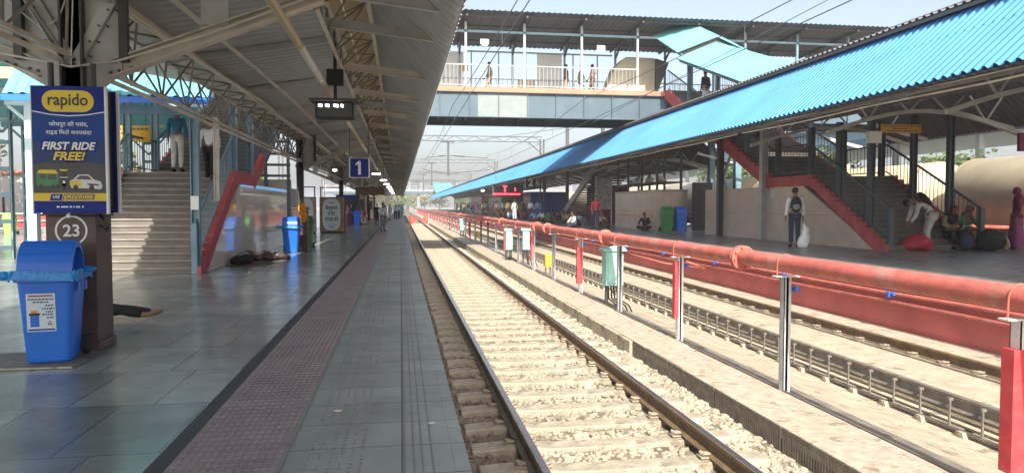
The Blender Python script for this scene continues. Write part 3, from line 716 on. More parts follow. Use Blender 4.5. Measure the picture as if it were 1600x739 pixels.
def rail_panel(parent, p, q, h, m, n, mt='galv', r=.012):            # a framed railing panel: top rail, bottom rail, bars
    p, q = Vector(p), Vector(q); k = MB(); U = Vector((0, 0, 1))
    k.bar(p + U * h, q + U * h, .05, .05); k.bar(p + U * .1, q + U * .1, .03, .03); 
    for i in range(n + 1): a = p.lerp(q, i / n); k.tube([a + U * .1, a + U * h], r, 5)
    return k.build('railing_panel', mt, parent)
x = -2.45
posts = []
while x < 27: posts.append(x); x += 2.72
for x in posts:
    for y in (BY0 + .02, BY1 - .02):
        k = MB(); k.box(x - .05, x + .05, y - .05, y + .05, DZ + .001, 9.9 if y < 35 else 9.75); k.build('roof_post', 'galv' if x < 12 else 'blue_grey', br)
    k = MB(); k.bar((x, BY0 - .8, 10.02), (x, BY1 + .9, 9.74), .08, .12); k.bar((x, BY0 + .1, 9.1), (x, BY0 + 1.1, 9.88), .05, .06); k.bar((x, BY1 - .1, 9.2), (x, BY1 - 1.0, 9.72), .07, .09); k.build('rafter', 'steel_dark', br)
for a, b_ in zip(posts, posts[1:]):
    if a < 11 or a > 15.5: rail_panel(br, (a, BY0 + .02, DZ), (b_, BY0 + .02, DZ), 1.02, 0, 15)
    rail_panel(br, (a, BY1 - .02, DZ), (b_, BY1 - .02, DZ), 1.02, 0, 10)
k = MB(); k.box(BX0, BX1, BY0 - .03, BY0 + .07, 9.42, 9.52); k.build('eave_rail', 'blue_grey', br)
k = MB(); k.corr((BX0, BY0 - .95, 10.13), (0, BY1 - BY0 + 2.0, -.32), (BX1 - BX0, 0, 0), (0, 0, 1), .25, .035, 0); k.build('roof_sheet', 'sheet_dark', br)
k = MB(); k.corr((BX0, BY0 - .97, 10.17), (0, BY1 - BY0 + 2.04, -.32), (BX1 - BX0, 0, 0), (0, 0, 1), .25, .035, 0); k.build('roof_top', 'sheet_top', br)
for z, y in ((10.07, BY0 - .6), (9.98, 33.9), (9.91, 35), (9.83, 36.2)):
    k = MB(); k.box(BX0, BX1, y - .03, y + .03, z - .07, z); k.build('purlin', 'steel_dark', br)
for x0, x1, m in ((1.0, 3.2, 'bb_white'), (7.0, 8.3, 'bb_white')):
    k = MB(); k.box(x0, x1, BY1 + .03, BY1 + .06, DZ + .02, 9.3); k.build('back_panel', m, br)
k = MB(); k.box(6.0, 6.9, BY1 - .0, BY1 + .02, DZ + .05, DZ + 1.0); k.build('hanging_cloth', 'tarp', br)
for x in (3.6, 5.0, 6.4, 8.9, 10.2):
    k = MB(); k.box(x - .03, x + .03, BY1 + .02, BY1 + .08, DZ + .02, 9.3); k.build('back_mullion', 'galv', br)
k = MB(); k.box(3.25, 11.0, BY1 + .01, BY1 + .09, 9.31, 9.38); k.build('back_rail', 'galv', br)
for x, z in ((3.85, 9.0), (9.35, 8.9)):
    k = MB(); k.box(x - .2, x + .2, BY0 - .06, BY0 - .04, z - .12, z + .12); k.box(x - .14, x + .14, BY0 - .1, BY0 - .061, z - .2, z - .13); k.build('flood_lamp', 'grey_post', br)
k = MB(); k.box(3.1, 3.42, BY1 - .1, BY1 - .06, 8.3, 8.62); k.build('small_sign', 'sign_yellow', br)
o = thing('tarpaulin', (11.6, 35.2, DZ), 'khaki tarpaulin wrapped over a stack on the footbridge by the stair head', 'tarpaulin')
k = MB(); k.prism([(10.1, DZ + .01), (12.85, DZ + .01), (12.85, 9.0), (11.3, 9.02), (10.75, 8.5)], 'y', 35.2, 36.3); k.build('cover', 'tarp', o, bevel=.08)
k = MB(); k.prism([(12.9, 9.0), (13.6, 8.8), (12.9, 7.0)], 'y', 35.3, 36.2); k.build('flap', 'sheet_dark', o)
# bridge piers
for x, lb in ((5.0, ''), (16.4, 'steel trestle pier of the footbridge behind the opposite stair'), (-8.6, 'steel trestle pier of the footbridge behind the near stair')):
    if not lb: continue
    o = thing('bridge_pier', (x, 34.8, 0), lb, 'pier'); 
    for y in (BY0 + .3, BY1 - .3):
        k = MB(); k.box(x - .15, x + .15, y - .15, y + .15, .331 if x > 0 else 0, 5.56); k.build('leg', 'blue_grey', o)
    k = MB(); k.bar((x, BY0 + .3, 1), (x, BY1 - .3, 5), .1); k.bar((x, BY1 - .3, 1), (x, BY0 + .3, 5), .1); k.build('brace', 'blue_grey', o)

def stair(xa, xb, z0, yb, label, lit, side, sgn=1):
    SM = ['tread_dark', 'stair'] if z0 else ['stair', 'stair_lit']  # far stair's shade painted as darker step colours, near treads as lit ones
    """xa = edge nearest the tracks, xb = far edge; rises with y to the bridge deck. side = wall material"""
    zl = z0 + 2.1 if z0 else 2.4
    yl0, yl1, yt = yb + 3.75, yb + 6.0, BY0 - .13
    o = thing('staircase', ((xa + xb) / 2, yb, z0), label, 'staircase')
    lo, hi = min(xa, xb), max(xa, xb)
    n = 15 if z0 else 16
    k = MB()
    for i in range(n):
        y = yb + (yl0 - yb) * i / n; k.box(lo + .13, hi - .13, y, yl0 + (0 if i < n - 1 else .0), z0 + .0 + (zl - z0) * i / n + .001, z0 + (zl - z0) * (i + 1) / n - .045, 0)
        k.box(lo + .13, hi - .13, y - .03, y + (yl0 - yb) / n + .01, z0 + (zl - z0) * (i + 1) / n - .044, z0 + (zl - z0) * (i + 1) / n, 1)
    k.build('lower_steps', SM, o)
    k = MB(); k.box(lo + .13, hi - .13, yl0 + .011, yl1, zl - .2, zl); k.build('landing', 'stair', o)
    k = MB(); n2 = 30
    for i in range(n2):
        y = yl1 + (yt - yl1) * i / n2; z = zl + (DZ - zl) * i / n2; d = (yt - yl1) / n2
        k.box(lo + .13, hi - .13, y, y + .03, z + .001, z + (DZ - zl) / n2 - .04, 0); k.box(lo + .13, hi - .13, y - .03, y + d + .02, z + (DZ - zl) / n2 - .039, z + (DZ - zl) / n2, 1)
    k.build('upper_steps', SM, o)
    # stepped red stringers
    for x in (xa, xb):
        k = MB(); x0, x1 = (x - .13, x + .02) if x == hi else (x - .02, x + .13)
        top = []
        for i in range(n): y = yb + (yl0 - yb) * i / n - .1; top += [(y, z0 + (zl - z0) * i / n + .03), (y, z0 + (zl - z0) * (i + 1) / n + .03)]
        top += [(yl1, zl + .03)]
        poly = top + [(yl1, zl - .3), (yl0 + .25, zl - .3), (yb + .45, z0)] 
        poly[0] = (yb - .1, z0)
        # split in quads so that the shape stays clean
        xs = sorted(set([p[0] for p in top]))
        def ztop(y):
            if y >= yl0 - .1: return zl + .03
            return z0 + (zl - z0) * (int((y - yb + .1) / ((yl0 - yb) / n) + 1e-6) + 1) / n + .03
        def zbot(y): return max(z0, min(zl - .3, z0 + (zl - z0) * (y - yb - .45) / (yl0 + .25 - yb - .45) - (.3 - .3)))
        st = [yb - .1 + (yl0 - yb) * i / n for i in range(n + 1)] + [yl1]
        for a, b_ in zip(st, st[1:]):
            zt = ztop((a + b_) / 2); k.add([(x0, a, zbot(a)), (x1, a, zbot(a)), (x1, b_, zbot(b_)), (x0, b_, zbot(b_)), (x0, a, zt), (x1, a, zt), (x1, b_, zt), (x0, b_, zt)],
                  [(0, 3, 2, 1), (4, 5, 6, 7), (0, 1, 5, 4), (1, 2, 6, 5), (2, 3, 7, 6), (3, 0, 4, 7)])
        d = (yt - yl1) / n2
        if not z0: k.build('stringer', 'string_red', o); k = MB()
        for i in range(n2):
            a = yl1 + d * i; zt = zl + (DZ - zl) * (i + 1) / n2 + .03; zb_ = lambda y: zl + (DZ - zl) * (y - yl1) / (yt - yl1) - .38
            k.add([(x0, a, zb_(a)), (x1, a, zb_(a)), (x1, a + d, zb_(a + d)), (x0, a + d, zb_(a + d)), (x0, a, zt), (x1, a, zt), (x1, a + d, zt), (x0, a + d, zt)],
                  [(0, 3, 2, 1), (4, 5, 6, 7), (0, 1, 5, 4), (1, 2, 6, 5), (2, 3, 7, 6), (3, 0, 4, 7)])
            if not z0 and i == 4: k.build('stringer', 'string_red', o); k = MB()
        k.build('stringer', 'string_red' if z0 else 'blue_grey_dark', o)
    k = MB(); k.box(lo + .14, hi - .14, yl1 + .3, yl1 + .36, z0, zl - .21); k.build('under_wall', 'steel_dark', o)
    return o, zl, yl0, yl1, yt
def railing(x, z0, zl, yb, yl0, yl1, yt, label, mt):
    o = thing('stair_railing', (x, yb, z0), label, 'railing'); H = .95
    segs = [((x, yb - .05, z0 + .15), (x, yl0, zl + .05), 24), ((x, yl0, zl + .05), (x, yl1, zl + .05), 12), ((x, yl1, zl + .05), (x, yt, DZ + .05), 50)]
    for j, (p, q, n) in enumerate(segs): rail_panel(o, p, q, H, 0, n, mt if j < 1 else 'blue_grey_dark', .011)
    for y in (yb - .05,):
        k = MB(); k.box(x - .06, x + .06, y - .06, y + .06, z0, z0 + 1.12); k.build('newel', mt, o)
    return o
st2, zl2, a0, a1, yt = stair(12.5, 15.4, .33, 17.0, 'wide staircase with red stepped edges rising from the opposite platform', 1, None)
st1, zl1, b0, b1, _ = stair(-4.38, -7.3, 0, 16.75, 'wide staircase rising from the near platform behind the advert board', 1, None)
railing(12.62, .33, zl2, 17.0, a0, a1, yt, 'dark blue stair railing beside the man bending over a red bag', 'blue_grey_dark')
railing(15.28, .33, zl2, 17.0, a0, a1, yt, 'dark stair railing in front of the beige tank wagons', 'blue_grey_dark')
railing(-4.5, 0, zl1, 16.75, b0, b1, yt, 'blue grey stair railing climbing above the near red stringer', 'blue_grey')
railing(-7.18, 0, zl1, 16.75, b0, b1, yt, 'blue grey stair railing on the far side of the near staircase', 'blue_grey')
# stair posts
def stair_post(x, y, z0, z1, label, mt='blue_grey_dark', w=.14):
    k = MB(); k.box(x - w / 2, x + w / 2, y - .012, y + .012, z0, z1)
    for s in (-1, 1): k.box(x + s * w / 2 - .012, x + s * w / 2 + .012, y - w / 2, y + w / 2, z0, z1)
    return tag(k.build('stair_post', mt, org=(x, y, z0)), label, 'post', 'posts along the staircases')
for y, zz, a, b_ in ((17.95, .87, 'the tracks side post of the opposite stair nearest the camera, by the newel', 'the wagon side post nearest the camera, behind the seated travellers'), (19.4, 1.68, 'tracks side stair post midway up the lower flight opposite', 'wagon side stair post below the yellow sign'),
                  (20.85, 2.43, 'tracks side stair post where the opposite landing begins', 'wagon side stair post where the opposite landing begins'), (22.85, 2.43, 'tracks side stair post at the foot of the upper flight opposite', 'wagon side stair post at the foot of the upper flight opposite')):
    stair_post(12.74, y, zz, 3.95, a); stair_post(15.16, y, zz, 4.2, b_)
stair_post(12.4, 23.2, .33, 4.3, 'grey brown post standing free beside the opposite stair wall', 'steel', .2)
stair_post(12.4, 26.6, .33, 4.4, 'dark post rising behind the red upper stringer opposite', 'steel_dark', .2)
for x, y, z0, z1, lb in ((-4.5, 16.86, 0, 3.5, 'tall blue grey post at the foot of the near stair, right side'), (-7.2, 16.86, 0, 3.5, 'tall blue grey post at the foot of the near stair, left side'), (-4.5, 20.6, 2.43, 5.4, 'blue grey post at the near stair landing corner'), (-4.5, 22.8, 2.43, 5.6, 'blue grey post where the upper near flight starts'), (-7.2, 20.6, 2.43, 5.4, 'blue grey post on the far corner of the near stair landing'), (-7.2, 22.8, 2.43, 5.6, 'blue grey post at the far side of the upper near flight')):
    stair_post(x, y, z0, z1, lb, 'blue_grey', .16)
o = stair_post(-4.32, 18.0, 1.62, 3.6, 'slim grey post hanging in front of the near red landing', 'steel_light', .1)
k = MB(); k.box(-7.28, -4.42, 16.78, 16.94, 3.51, 3.68); tag(k.build('portal_beam', 'blue_grey', org=(-5.85, 16.86, 3.5)), 'blue grey beam across the foot of the near staircase', 'beam')
k = MB(); k.box(-4.585, -4.415, 16.76, 16.775, 1.42, 1.72); 
tag(k.build('notice', 'white', org=(-4.5, 16.77, 1.4)), 'small white notice stuck on the blue stair post', 'notice')
# walls under the stairs
k = MB(); k.box(12.36, 12.46, 17.35, 28.2, .33, 2.12); 
def stair_wall(x0, x1, yb, z0, zl, yl0, yend, ztop, m, label, mslot='wall'):
    k = MB(); poly = [(yb + .3, z0), (yl0 + .2, zl - .27), (yend, zl - .27), (yend, z0)]
    k.prism(poly, 'x', x0, x1); return tag(k.build('stair_wall', m, org=((x0 + x1) / 2, yb, z0)), label, 'wall')
stair_wall(12.50, 12.6, 17.0, .33, zl2, a0, 28.2, 0, 'wall_tile', 'beige granite wall under the opposite staircase, behind the standing man')
stair_wall(-4.46, -4.38, 16.75, 0, zl1, b0, 29.0, 0, 'white_tile', 'mirror polished pale wall under the near staircase')
# stair roofs
def stair_roof(label, xc, half, segs):
    o = thing('stair_canopy', (xc, segs[0][0], segs[0][1]), label, 'roof')
    for (ya, za, yb_, zb_) in segs:                                   # (low y, eave z) to (high y, eave z)
        L = Vector((0, yb_ - ya, zb_ - za)); rise = .75
        k = MB()
        for s in (-1, 1): k.corr((xc + s * half, ya, za), (-s * half, 0, rise), L, (s * .4, 0, 1), .22, .03, 0); k.corr((xc + s * half, ya, za - .035), (-s * half, 0, rise), L, (-s * .4, 0, -1), .22, .02, 1)
        k.build('sheet', ['sheet_cyan', 'sheet_dark'], o)
        k = MB(); k.prism([(xc - half + .15, za - .04), (xc + half - .15, za - .04), (xc, za + rise - .06)], 'y', ya + .12, ya + .15); k.build('gable', 'steel_dark', o)
        for s in (-1, 1):
            k = MB(); k.bar((xc + s * (half - .2), ya, za - .12), (xc + s * (half - .2), yb_, zb_ - .12), .06, .1); k.build('eave_beam', 'blue_grey', o)
    return o
stair_roof('bright cyan ribbed gable roof over the opposite stairs, joined to the footbridge', 13.95, 1.85, ((30.4, 8.25, 33.6, 9.72), (22.6, 5.35, 30.6, 8.05)))
stair_roof('cyan ribbed roof over the near stairs glimpsed under the canopy', -5.85, 1.85, ((29.6, 8.1, 33.6, 9.7), (22.0, 5.3, 29.6, 8.05), (16.6, 4.35, 21.9, 5.25)))
o = thing('hip_roof', (-5.85, 15.4, 3.9), 'cyan hip roof end sheltering the foot of the near stairs', 'roof')
k = MB(); k.corr((-7.75, 15.6, 3.72), (0, 1.1, 1.3), (3.9, 0, 0), (0, -.7, 1), .22, .03, 0); k.build('sheet', 'sheet_cyan', o)
k = MB(); k.corr((-7.75, 15.64, 3.68), (0, 1.1, 1.3), (3.9, 0, 0), (0, .7, -1), .22, .03, 0); k.box(-7.75, -3.85, 15.55, 15.6, 3.58, 3.70); k.build('fascia', 'bin_blue', o)
for y, x in ((30.5, 12.7), (27.6, 12.7), (25.0, 12.7), (30.5, 15.2), (27.6, 15.2), (25.0, 15.2)):
    z = zl2 + (DZ - zl2) * (y - a1) / (yt - a1)
    stair_post(x, y, z, z + 2.35, {30.5: 'upper', 27.6: 'middle', 25.0: 'lower'}[y] + ' post under the cyan stair roof on the ' + ('tracks side' if x < 14 else 'wagon side'), 'blue_grey', .13)
# opposite descending stair beyond the bridge
o = thing('brown_stair', (13, 57, .33), 'brown sloped stair with red lower end coming down on the opposite platform', 'staircase')
k = MB(); k.prism([(46, 4.05), (37, 6.9), (37, 6.4), (46, 3.5), (55.3, .33), (56.6, .33)], 'x', 12.4, 12.55); k.build('stringer', 'kiosk_grey', o)
k = MB()
for i in range(42):
    t = i / 42; k.box(12.56, 15.2, 37 + 19.4 * t, 37 + 19.4 * (t + .03), 6.9 - 6.57 * t - .12, 6.9 - 6.57 * t - .02)
k.build('steps', 'stair', o)
k = MB(); k.prism([(53.6, 1.35), (56.6, .332), (56.6, .45), (53.6, 1.47)], 'x', 12.36, 12.395); k.build('red_nosing', 'string_red', o)
# footbridge number two far away, with its own roof
o = thing('far_footbridge', (10, 245, 6), 'pale hazy footbridge far beyond the ends of both canopies', 'footbridge')
k = MB(); k.box(-25, 60, 244, 248, 5.6, 6.5); k.build('deck', 'girder', o)
k = MB(); k.box(-25, 60, 243.5, 248.5, 10.2, 10.5); k.build('roof', 'sheet_dark', o)
for i in range(22):
    x = -25 + 4 * i; k = MB(); k.box(x - .1, x + .1, 244, 244.2, 6.5, 10.2); k.build('roof_post', 'galv', o)
k = MB(); k.box(-25, 60, 247.7, 247.8, 6.6, 8.6); k.build('back_panel', 'bb_white', o)
for x in (-12, 6, 24):
    k = MB(); k.box(x - .5, x + .5, 245, 247, -1.28, 5.6); k.build('pier', 'girder_pale', o)
o = thing('far_stair_roof', (13, 200, 6), 'small cyan stair roof rising behind the far end of the opposite canopy', 'roof')
k = MB(); k.corr((10.5, 215, 5.2), (0, 26, 4.2), (6, 0, 0), (0, 0, 1), .3, .04); k.build('sheet', 'sheet_cyan', o)
k = MB(); k.prism([(215, 5.1), (241, 9.3), (241, 8.6), (215, 4.4)], 'x', 10.6, 16.3); k.build('underside', 'sheet_dark', o)

# ------------------------------------------------------------------ bins
def wheelie_bin(loc, label, m='bin_blue', rz=0, lid='bin_blue', bag=True, detail=True, h=1.0):
    o = thing('litter_bin', loc, label, 'litter bin', None); ORG[o.name] = (0, 0, 0)
    def ring(z, hx, hy, c=.06, n=4):
        pts = []
        for sx, sy, a0 in ((1, 1, 0), (-1, 1, 90), (-1, -1, 180), (1, -1, 270)):
            for i in range(n + 1):
                a = R(a0 + 90 * i / n); pts.append((sx * (hx - c) + c * math.cos(a), sy * (hy - c) + c * math.sin(a), z))
        return pts
    rs = [ring(0, .195, .2), ring(.02, .205, .21), ring(.76, .255, .265), ring(.77, .285, .295), ring(.83, .285, .295), ring(.831, .26, .27)]
    k = MB(); n = len(rs[0]); k.v = [p for r_ in rs for p in r_]
    k.f = [(i * n + j, i * n + (j + 1) % n, (i + 1) * n + (j + 1) % n, (i + 1) * n + j) for i in range(len(rs) - 1) for j in range(n)] + [tuple(range(n))[::-1], tuple(range(5 * n, 6 * n))]; k.m = [0] * len(k.f)
    k.build('body', m, o, smooth=False)
    # domed hood with an opening on its end, ribs along the top
    k = MB(); N = 18
    def arc(r, x, zc=.84, hz=.30): return [(x, r * math.cos(math.pi * i / N), zc + hz * math.sin(math.pi * i / N) * (r / .25)) for i in range(N + 1)]
    A, B, A2, B2 = arc(.25, -.25), arc(.25, .25), arc(.205, -.25), arc(.205, .25)
    def strip(P, Q): k.add(P + Q, [(i, i + 1, N + 2 + i, N + 1 + i) for i in range(N)])
    strip(A, B); strip(B2, A2); strip(B, B2); k.add(A, [tuple(range(N + 1))])
    for i in range(4, 15, 2):
        a = math.pi * i / N; k.tube([(-.24, .252 * math.cos(a), .84 + .303 * math.sin(a)), (.24, .252 * math.cos(a), .84 + .303 * math.sin(a))], .008, 5)
    k.build('hood', lid, o)
    if bag:
        k = MB(); rr = ring(.845, .30, .31, .06, 6); m_ = len(rr); rnd = random.Random(3)
        up = [(x * 1.03 + rnd.uniform(-.012, .012), y * 1.03 + rnd.uniform(-.012, .012), .86 + rnd.uniform(-.012, .03)) for x, y, z in rr]
        lo = [(x * 1.06 + rnd.uniform(-.02, .02), y * 1.04 + rnd.uniform(-.02, .01), .79 + rnd.uniform(-.04, .02)) for x, y, z in rr]
        inn = [(x * .9, y * .9, .85) for x, y, z in rr]
        V = up + lo + inn; k.add(V, [(i, (i + 1) % m_, m_ + (i + 1) % m_, m_ + i) for i in range(m_)] + [(2 * m_ + i, 2 * m_ + (i + 1) % m_, (i + 1) % m_, i) for i in range(m_)])
        k.ell((-.36, -.22, .83), (.1, .09, .045), 10, 6); k.ell((.34, .05, .86), (.07, .12, .03), 10, 6)
        k.build('bin_liner', 'bag_blue', o)
    if detail:
        for s in (-1, 1):
            k = MB(); k.tube([(.24, .1 * s + .06, .09), (.30, .1 * s + .06, .09)], .09, 16) if False else k.tube([(.25 * s - .03, .24, .1), (.25 * s + .03, .24, .1)], .1, 18)
            k.build('wheel', 'rubber', o)
        k = MB(); k.tube([(-.2, .32, .8), (-.2, .36, .82), (.2, .36, .82), (.2, .32, .8)], .016, 6); k.build('handle', m, o)
        k = MB()
        for i in range(3): k.box(.286, .292, -.18 + .13 * i, -.1 + .13 * i, .66, .755)
        k.build('rim_rib', m, o)
    o.rotation_euler = (0, 0, rz)
    return o
nb = wheelie_bin((-3.34, 7.52, .02), 'big blue wheeled bin with crumpled blue liner, in front of the brown column numbered 23')
nb.rotation_euler = (0, 0, R(8)); nb.scale = (.92, .85, 1.0)
k = MB(); k.add([(-.17, -.2515, .30), (.09, -.2535, .30), (.09, -.2655, .64), (-.17, -.2655, .64)], [(0, 1, 2, 3)], 0)
def onf(x, z, d=.003): return (x, -.2475 - .0175 * (z - .02) / .74 * 3.05 - d + .012, z)
lab = MB()
def face_y(z): return -.21 - .055 * (z - .02) / .74
lab = MB(); lab.add([(-.17, face_y(.30) - .003, .30), (.09, face_y(.30) - .003, .30), (.09, face_y(.66) - .003, .66), (-.17, face_y(.66) - .003, .66)], [(0, 1, 2, 3)])
ls = lab.build('sticker', 'label_white', nb)
def strip(mb, x0, x1, z0, z1, d, m=0): mb.add([(x0, face_y(z0) - d, z0), (x1, face_y(z0) - d, z0), (x1, face_y(z1) - d, z1), (x0, face_y(z1) - d, z1)], [(0, 1, 2, 3)], m)
k = MB(); rnd = random.Random(5)
strip(k, -.15, .07, .632, .646, .005, 0); strip(k, -.16, .08, .31, .325, .005, 1)
for z, a, b_, m in ((.60, -.155, .075, 2), (.573, -.11, .03, 2), (.54, .0, .075, 2), (.51, -.03, .08, 1), (.48, .0, .075, 2), (.455, -.03, .08, 1), (.425, .01, .07, 1)):
    x = a
    while x < b_ - .012: w = rnd.uniform(.012, .03); strip(k, x, min(x + w, b_), z, z + .013, .005, m); x += w + .006
strip(k, -.14, -.06, .345, .455, .005, 3); strip(k, -.15, -.05, .455, .475, .005, 4); strip(k, -.13, -.07, .475, .5, .005, 5)
for dx, dz in ((-.012, 0), (.012, 0), (0, .02)): strip(k, .035 + dx - .008, .035 + dx + .008, .36 + dz, .375 + dz, .005, 2)
o_ = k.build('print', ['c_red', 'navy', 'text_dark', 'bin_blue', 'black', 'c_orange'], nb)
o_.parent = ls
o = thing('floor_grate', (-3.7, 7.5, .002), 'worn metal plate on the floor under the big blue bin', 'floor plate')
k = MB(); k.box(-4.35, -3.0, 7.15, 7.92, .001, .012); k.build('plate', 'rail_dark', o)
k = MB(); k.box(-4.35, -3.02, 7.13, 7.149, .001, .016); k.build('rim', 'concrete', o)
wheelie_bin((-3.5, 24.0, 0), 'blue bin standing before the polished wall and the orange bag', rz=0)
wheelie_bin((-3.35, 57.4, 0), 'small far blue bin past the notice boards on the near platform', bag=False)
wheelie_bin((12.25, 31.9, .33), 'green lidded bin beside the blue one against the opposite granite stall', 'bin_green', lid='bin_green', bag=False)
wheelie_bin((12.9, 31.9, .33), 'blue bin beside the green one against the opposite granite stall', bag=False)
wheelie_bin((-3.36, 26.4, 0), 'narrow green bin half hidden behind the second blue bin', 'bin_green', lid='bin_green', bag=False)
wheelie_bin((-20.4, 41.5, 0), 'bright lime green bin by the white fence far left', 'bin_lime', lid='bin_lime', bag=False)

# ------------------------------------------------------------------ advert board
AX0, AX1, AZ0, AZ1, AY = -3.60, -2.93, 1.43, 2.69, 7.78
ad = thing('advert_board', (-3.26, AY, AZ0), 'dark blue taxi advert board reading rapido and FIRST RIDE FREE! above the blue bin', 'advert board')
k = MB(); k.box(AX0, AX1, AY, AY + .035, AZ0, AZ1); k.build('front_panel', ['navy'], ad)
k = MB(); k.box(AX1 + .0005, AX1 + .02, AY - .004, AY + .04, AZ0 - .01, AZ1); k.build('frame_edge', 'white', ad); k = MB(); k.box(AX0 - .012, AX0 - .001, AY - .004, AY + .04, AZ0 - .01, AZ1); k.build('frame_edge', 'white', ad)
k = MB(); k.box(AX0 + .02, AX1 - .03, AY + .036, AY + .30, AZ0 + .02, AZ1 - .02); k.build('box_core', 'black', ad)
k = MB(); k.box(AX0, AX1 + .0, AY + .301, AY + .335, AZ0, AZ1); k.build('back_panel', 'navy', ad)
k = MB(); k.box(AX1 + .001, AX1 + .022, AY + .297, AY + .34, AZ0, AZ1); k.build('frame_edge', 'white', ad)
W_, H_ = AX1 - AX0, AZ1 - AZ0
def pp(u, v, d=0): return (AX0 + u * W_, AY - .002 - d, AZ1 - v * H_)
def poly(mb, pts, d, m=0): mb.add([pp(u, v, d) for u, v in pts], [tuple(range(len(pts)))[::-1]], m)
def disc(mb, cu, cv, ru, rv, d, m=0, n=20): poly(mb, [(cu + ru * math.cos(2 * math.pi * i / n), cv + rv * math.sin(2 * math.pi * i / n)) for i in range(n)], d, m)
def rrect(cu, cv, hu, hv, n=8):                                      # a stadium shape
    r = hv * H_ / W_; pts = []
    for s in (1, -1):
        for i in range(n + 1): a = -math.pi / 2 + math.pi * i / n; pts.append((cu + s * (hu - r) + s * r * math.cos(a), cv + s * hv * math.sin(a)))
    return pts
k = MB()
poly(k, [(0, .20), (.25, .225), (.5, .235), (.75, .225), (1, .20), (1, .44), (0, .44)], 0, 0); poly(k, [(0, .44), (1, .44), (1, .84), (0, .84)], 0, 1)
poly(k, [(0, .62), (.4, .57), (1, .62), (1, .84), (0, .84)], .0005, 2)
poly(k, [(0, .195), (.25, .22), (.5, .23), (.75, .22), (1, .195), (1, .203), (.75, .228), (.5, .238), (.25, .228), (0, .203)], .001, 3)
poly(k, rrect(.5, .118, .36, .085), .001, 4); poly(k, [(0, .842), (1, .842), (1, .905), (0, .905)], .001, 4)
k.build('print', ['navy_mid', 'navy_grey', 'steel_dark', 'white', 'yellow'], ad)
k = MB()
text(k, 'rapido', pp(.5, .12, .003), .165, m=1, bold=.018, width=.37)
text(k, 'जोधपुर की पसंद,', pp(.5, .30, .002), .055, m=0, bold=.01, width=.36); text(k, 'राइड िमले मनपसंद!', pp(.5, .362, .002), .055, m=0, bold=.01, width=.42)
for (t, v, sz, w, m) in (('FIRST RIDE', .47, .105, .50, 0), ('FREE!', .55, .115, .30, 2)):
    text(k, t, pp(.5, v + .002, .0025), sz * 1.12, m=3, bold=.11, shear=.25, width=w * 1.09); text(k, t, pp(.5, v, .0035), sz, m=m, bold=.035, shear=.25, width=w)
text(k, 'FREERIDE', pp(.62, .872, .0025), .065, m=3, bold=.1, shear=.2, width=.30); text(k, 'FREERIDE', pp(.62, .872, .0035), .055, m=2, bold=.03, shear=.2, width=.28)
poly(k, [(.24, .85), (.40, .85), (.38, .9), (.22, .9)], .0025, 3); text(k, 'USE', pp(.31, .872, .0035), .04, m=0, bold=.02, shear=.2)
x = .31
for w in (.04, .10, .03, .015, .04): poly(k, [(x, .945), (x + w, .945), (x + w, .957), (x, .957)], .002, 0); x += w + .02
disc(k, .62, .951, .012, .008, .002); disc(k, .67, .951, .012, .008, .002)
k.build('lettering', ['white', 'black', 'yellow', 'navy'], ad)
k = MB()                                                             # the printed autorickshaw, motorbike and car
poly(k, [(.04, .69), (.10, .655), (.30, .655), (.345, .70), (.35, .77), (.33, .785), (.06, .785), (.04, .77)], .0015, 0)
poly(k, [(.05, .685), (.08, .66), (.31, .66), (.34, .69)], .002, 1); poly(k, [(.09, .695), (.17, .695), (.17, .73), (.09, .73)], .002, 4); poly(k, [(.20, .695), (.31, .695), (.32, .735), (.20, .735)], .002, 4)
for u in (.10, .27, .33): disc(k, u, .787, .022, .014, .0025, 5)
disc(k, .42, .79, .022, .03, .002, 5); poly(k, [(.375, .705), (.465, .705), (.48, .74), (.45, .79), (.39, .79), (.36, .74)], .002, 5); poly(k, [(.36, .715), (.48, .715), (.475, .722), (.365, .722)], .003, 2); disc(k, .42, .755, .02, .012, .003, 3); disc(k, .42, .682, .034, .023, .0025, 5); poly(k, [(.36, .655), (.48, .655), (.46, .668), (.38, .668)], .003, 1)
poly(k, [(.50, .745), (.54, .735), (.62, .695), (.76, .695), (.84, .735), (.93, .75), (.95, .79), (.93, .81), (.52, .80), (.50, .78)], .0015, 2)
poly(k, [(.58, .733), (.635, .703), (.75, .703), (.81, .735)], .002, 4); poly(k, [(.505, .748), (.66, .74), (.66, .79), (.51, .79)], .002, 1); poly(k, [(.74, .765), (.90, .77), (.90, .782), (.74, .778)], .002, 5)
for u in (.58, .80): disc(k, u, .80, .036, .023, .0025, 5)
k.build('printed_vehicles', ['green_auto', 'yellow', 'car_white', 'white', 'glass_dark', 'black'], ad)
for x in (-3.5, -3.1): k = MB(); k.tube([(x, 7.97, 2.70), (x, 7.97, 2.95)], .03, 8); k.build('hanger', 'steel_dark', ad)
k = MB(); k.ell((-3.27, 7.74, 1.40), (.022, .022, .022), 10, 6); k.tube([(-3.27, 7.77, 1.43), (-3.27, 7.74, 1.42)], .008, 5)
tag(k.build('bulb', 'white', org=(-3.27, 7.77, 1.40)), 'small white bulb under the advert board, above the number 23', 'bulb')

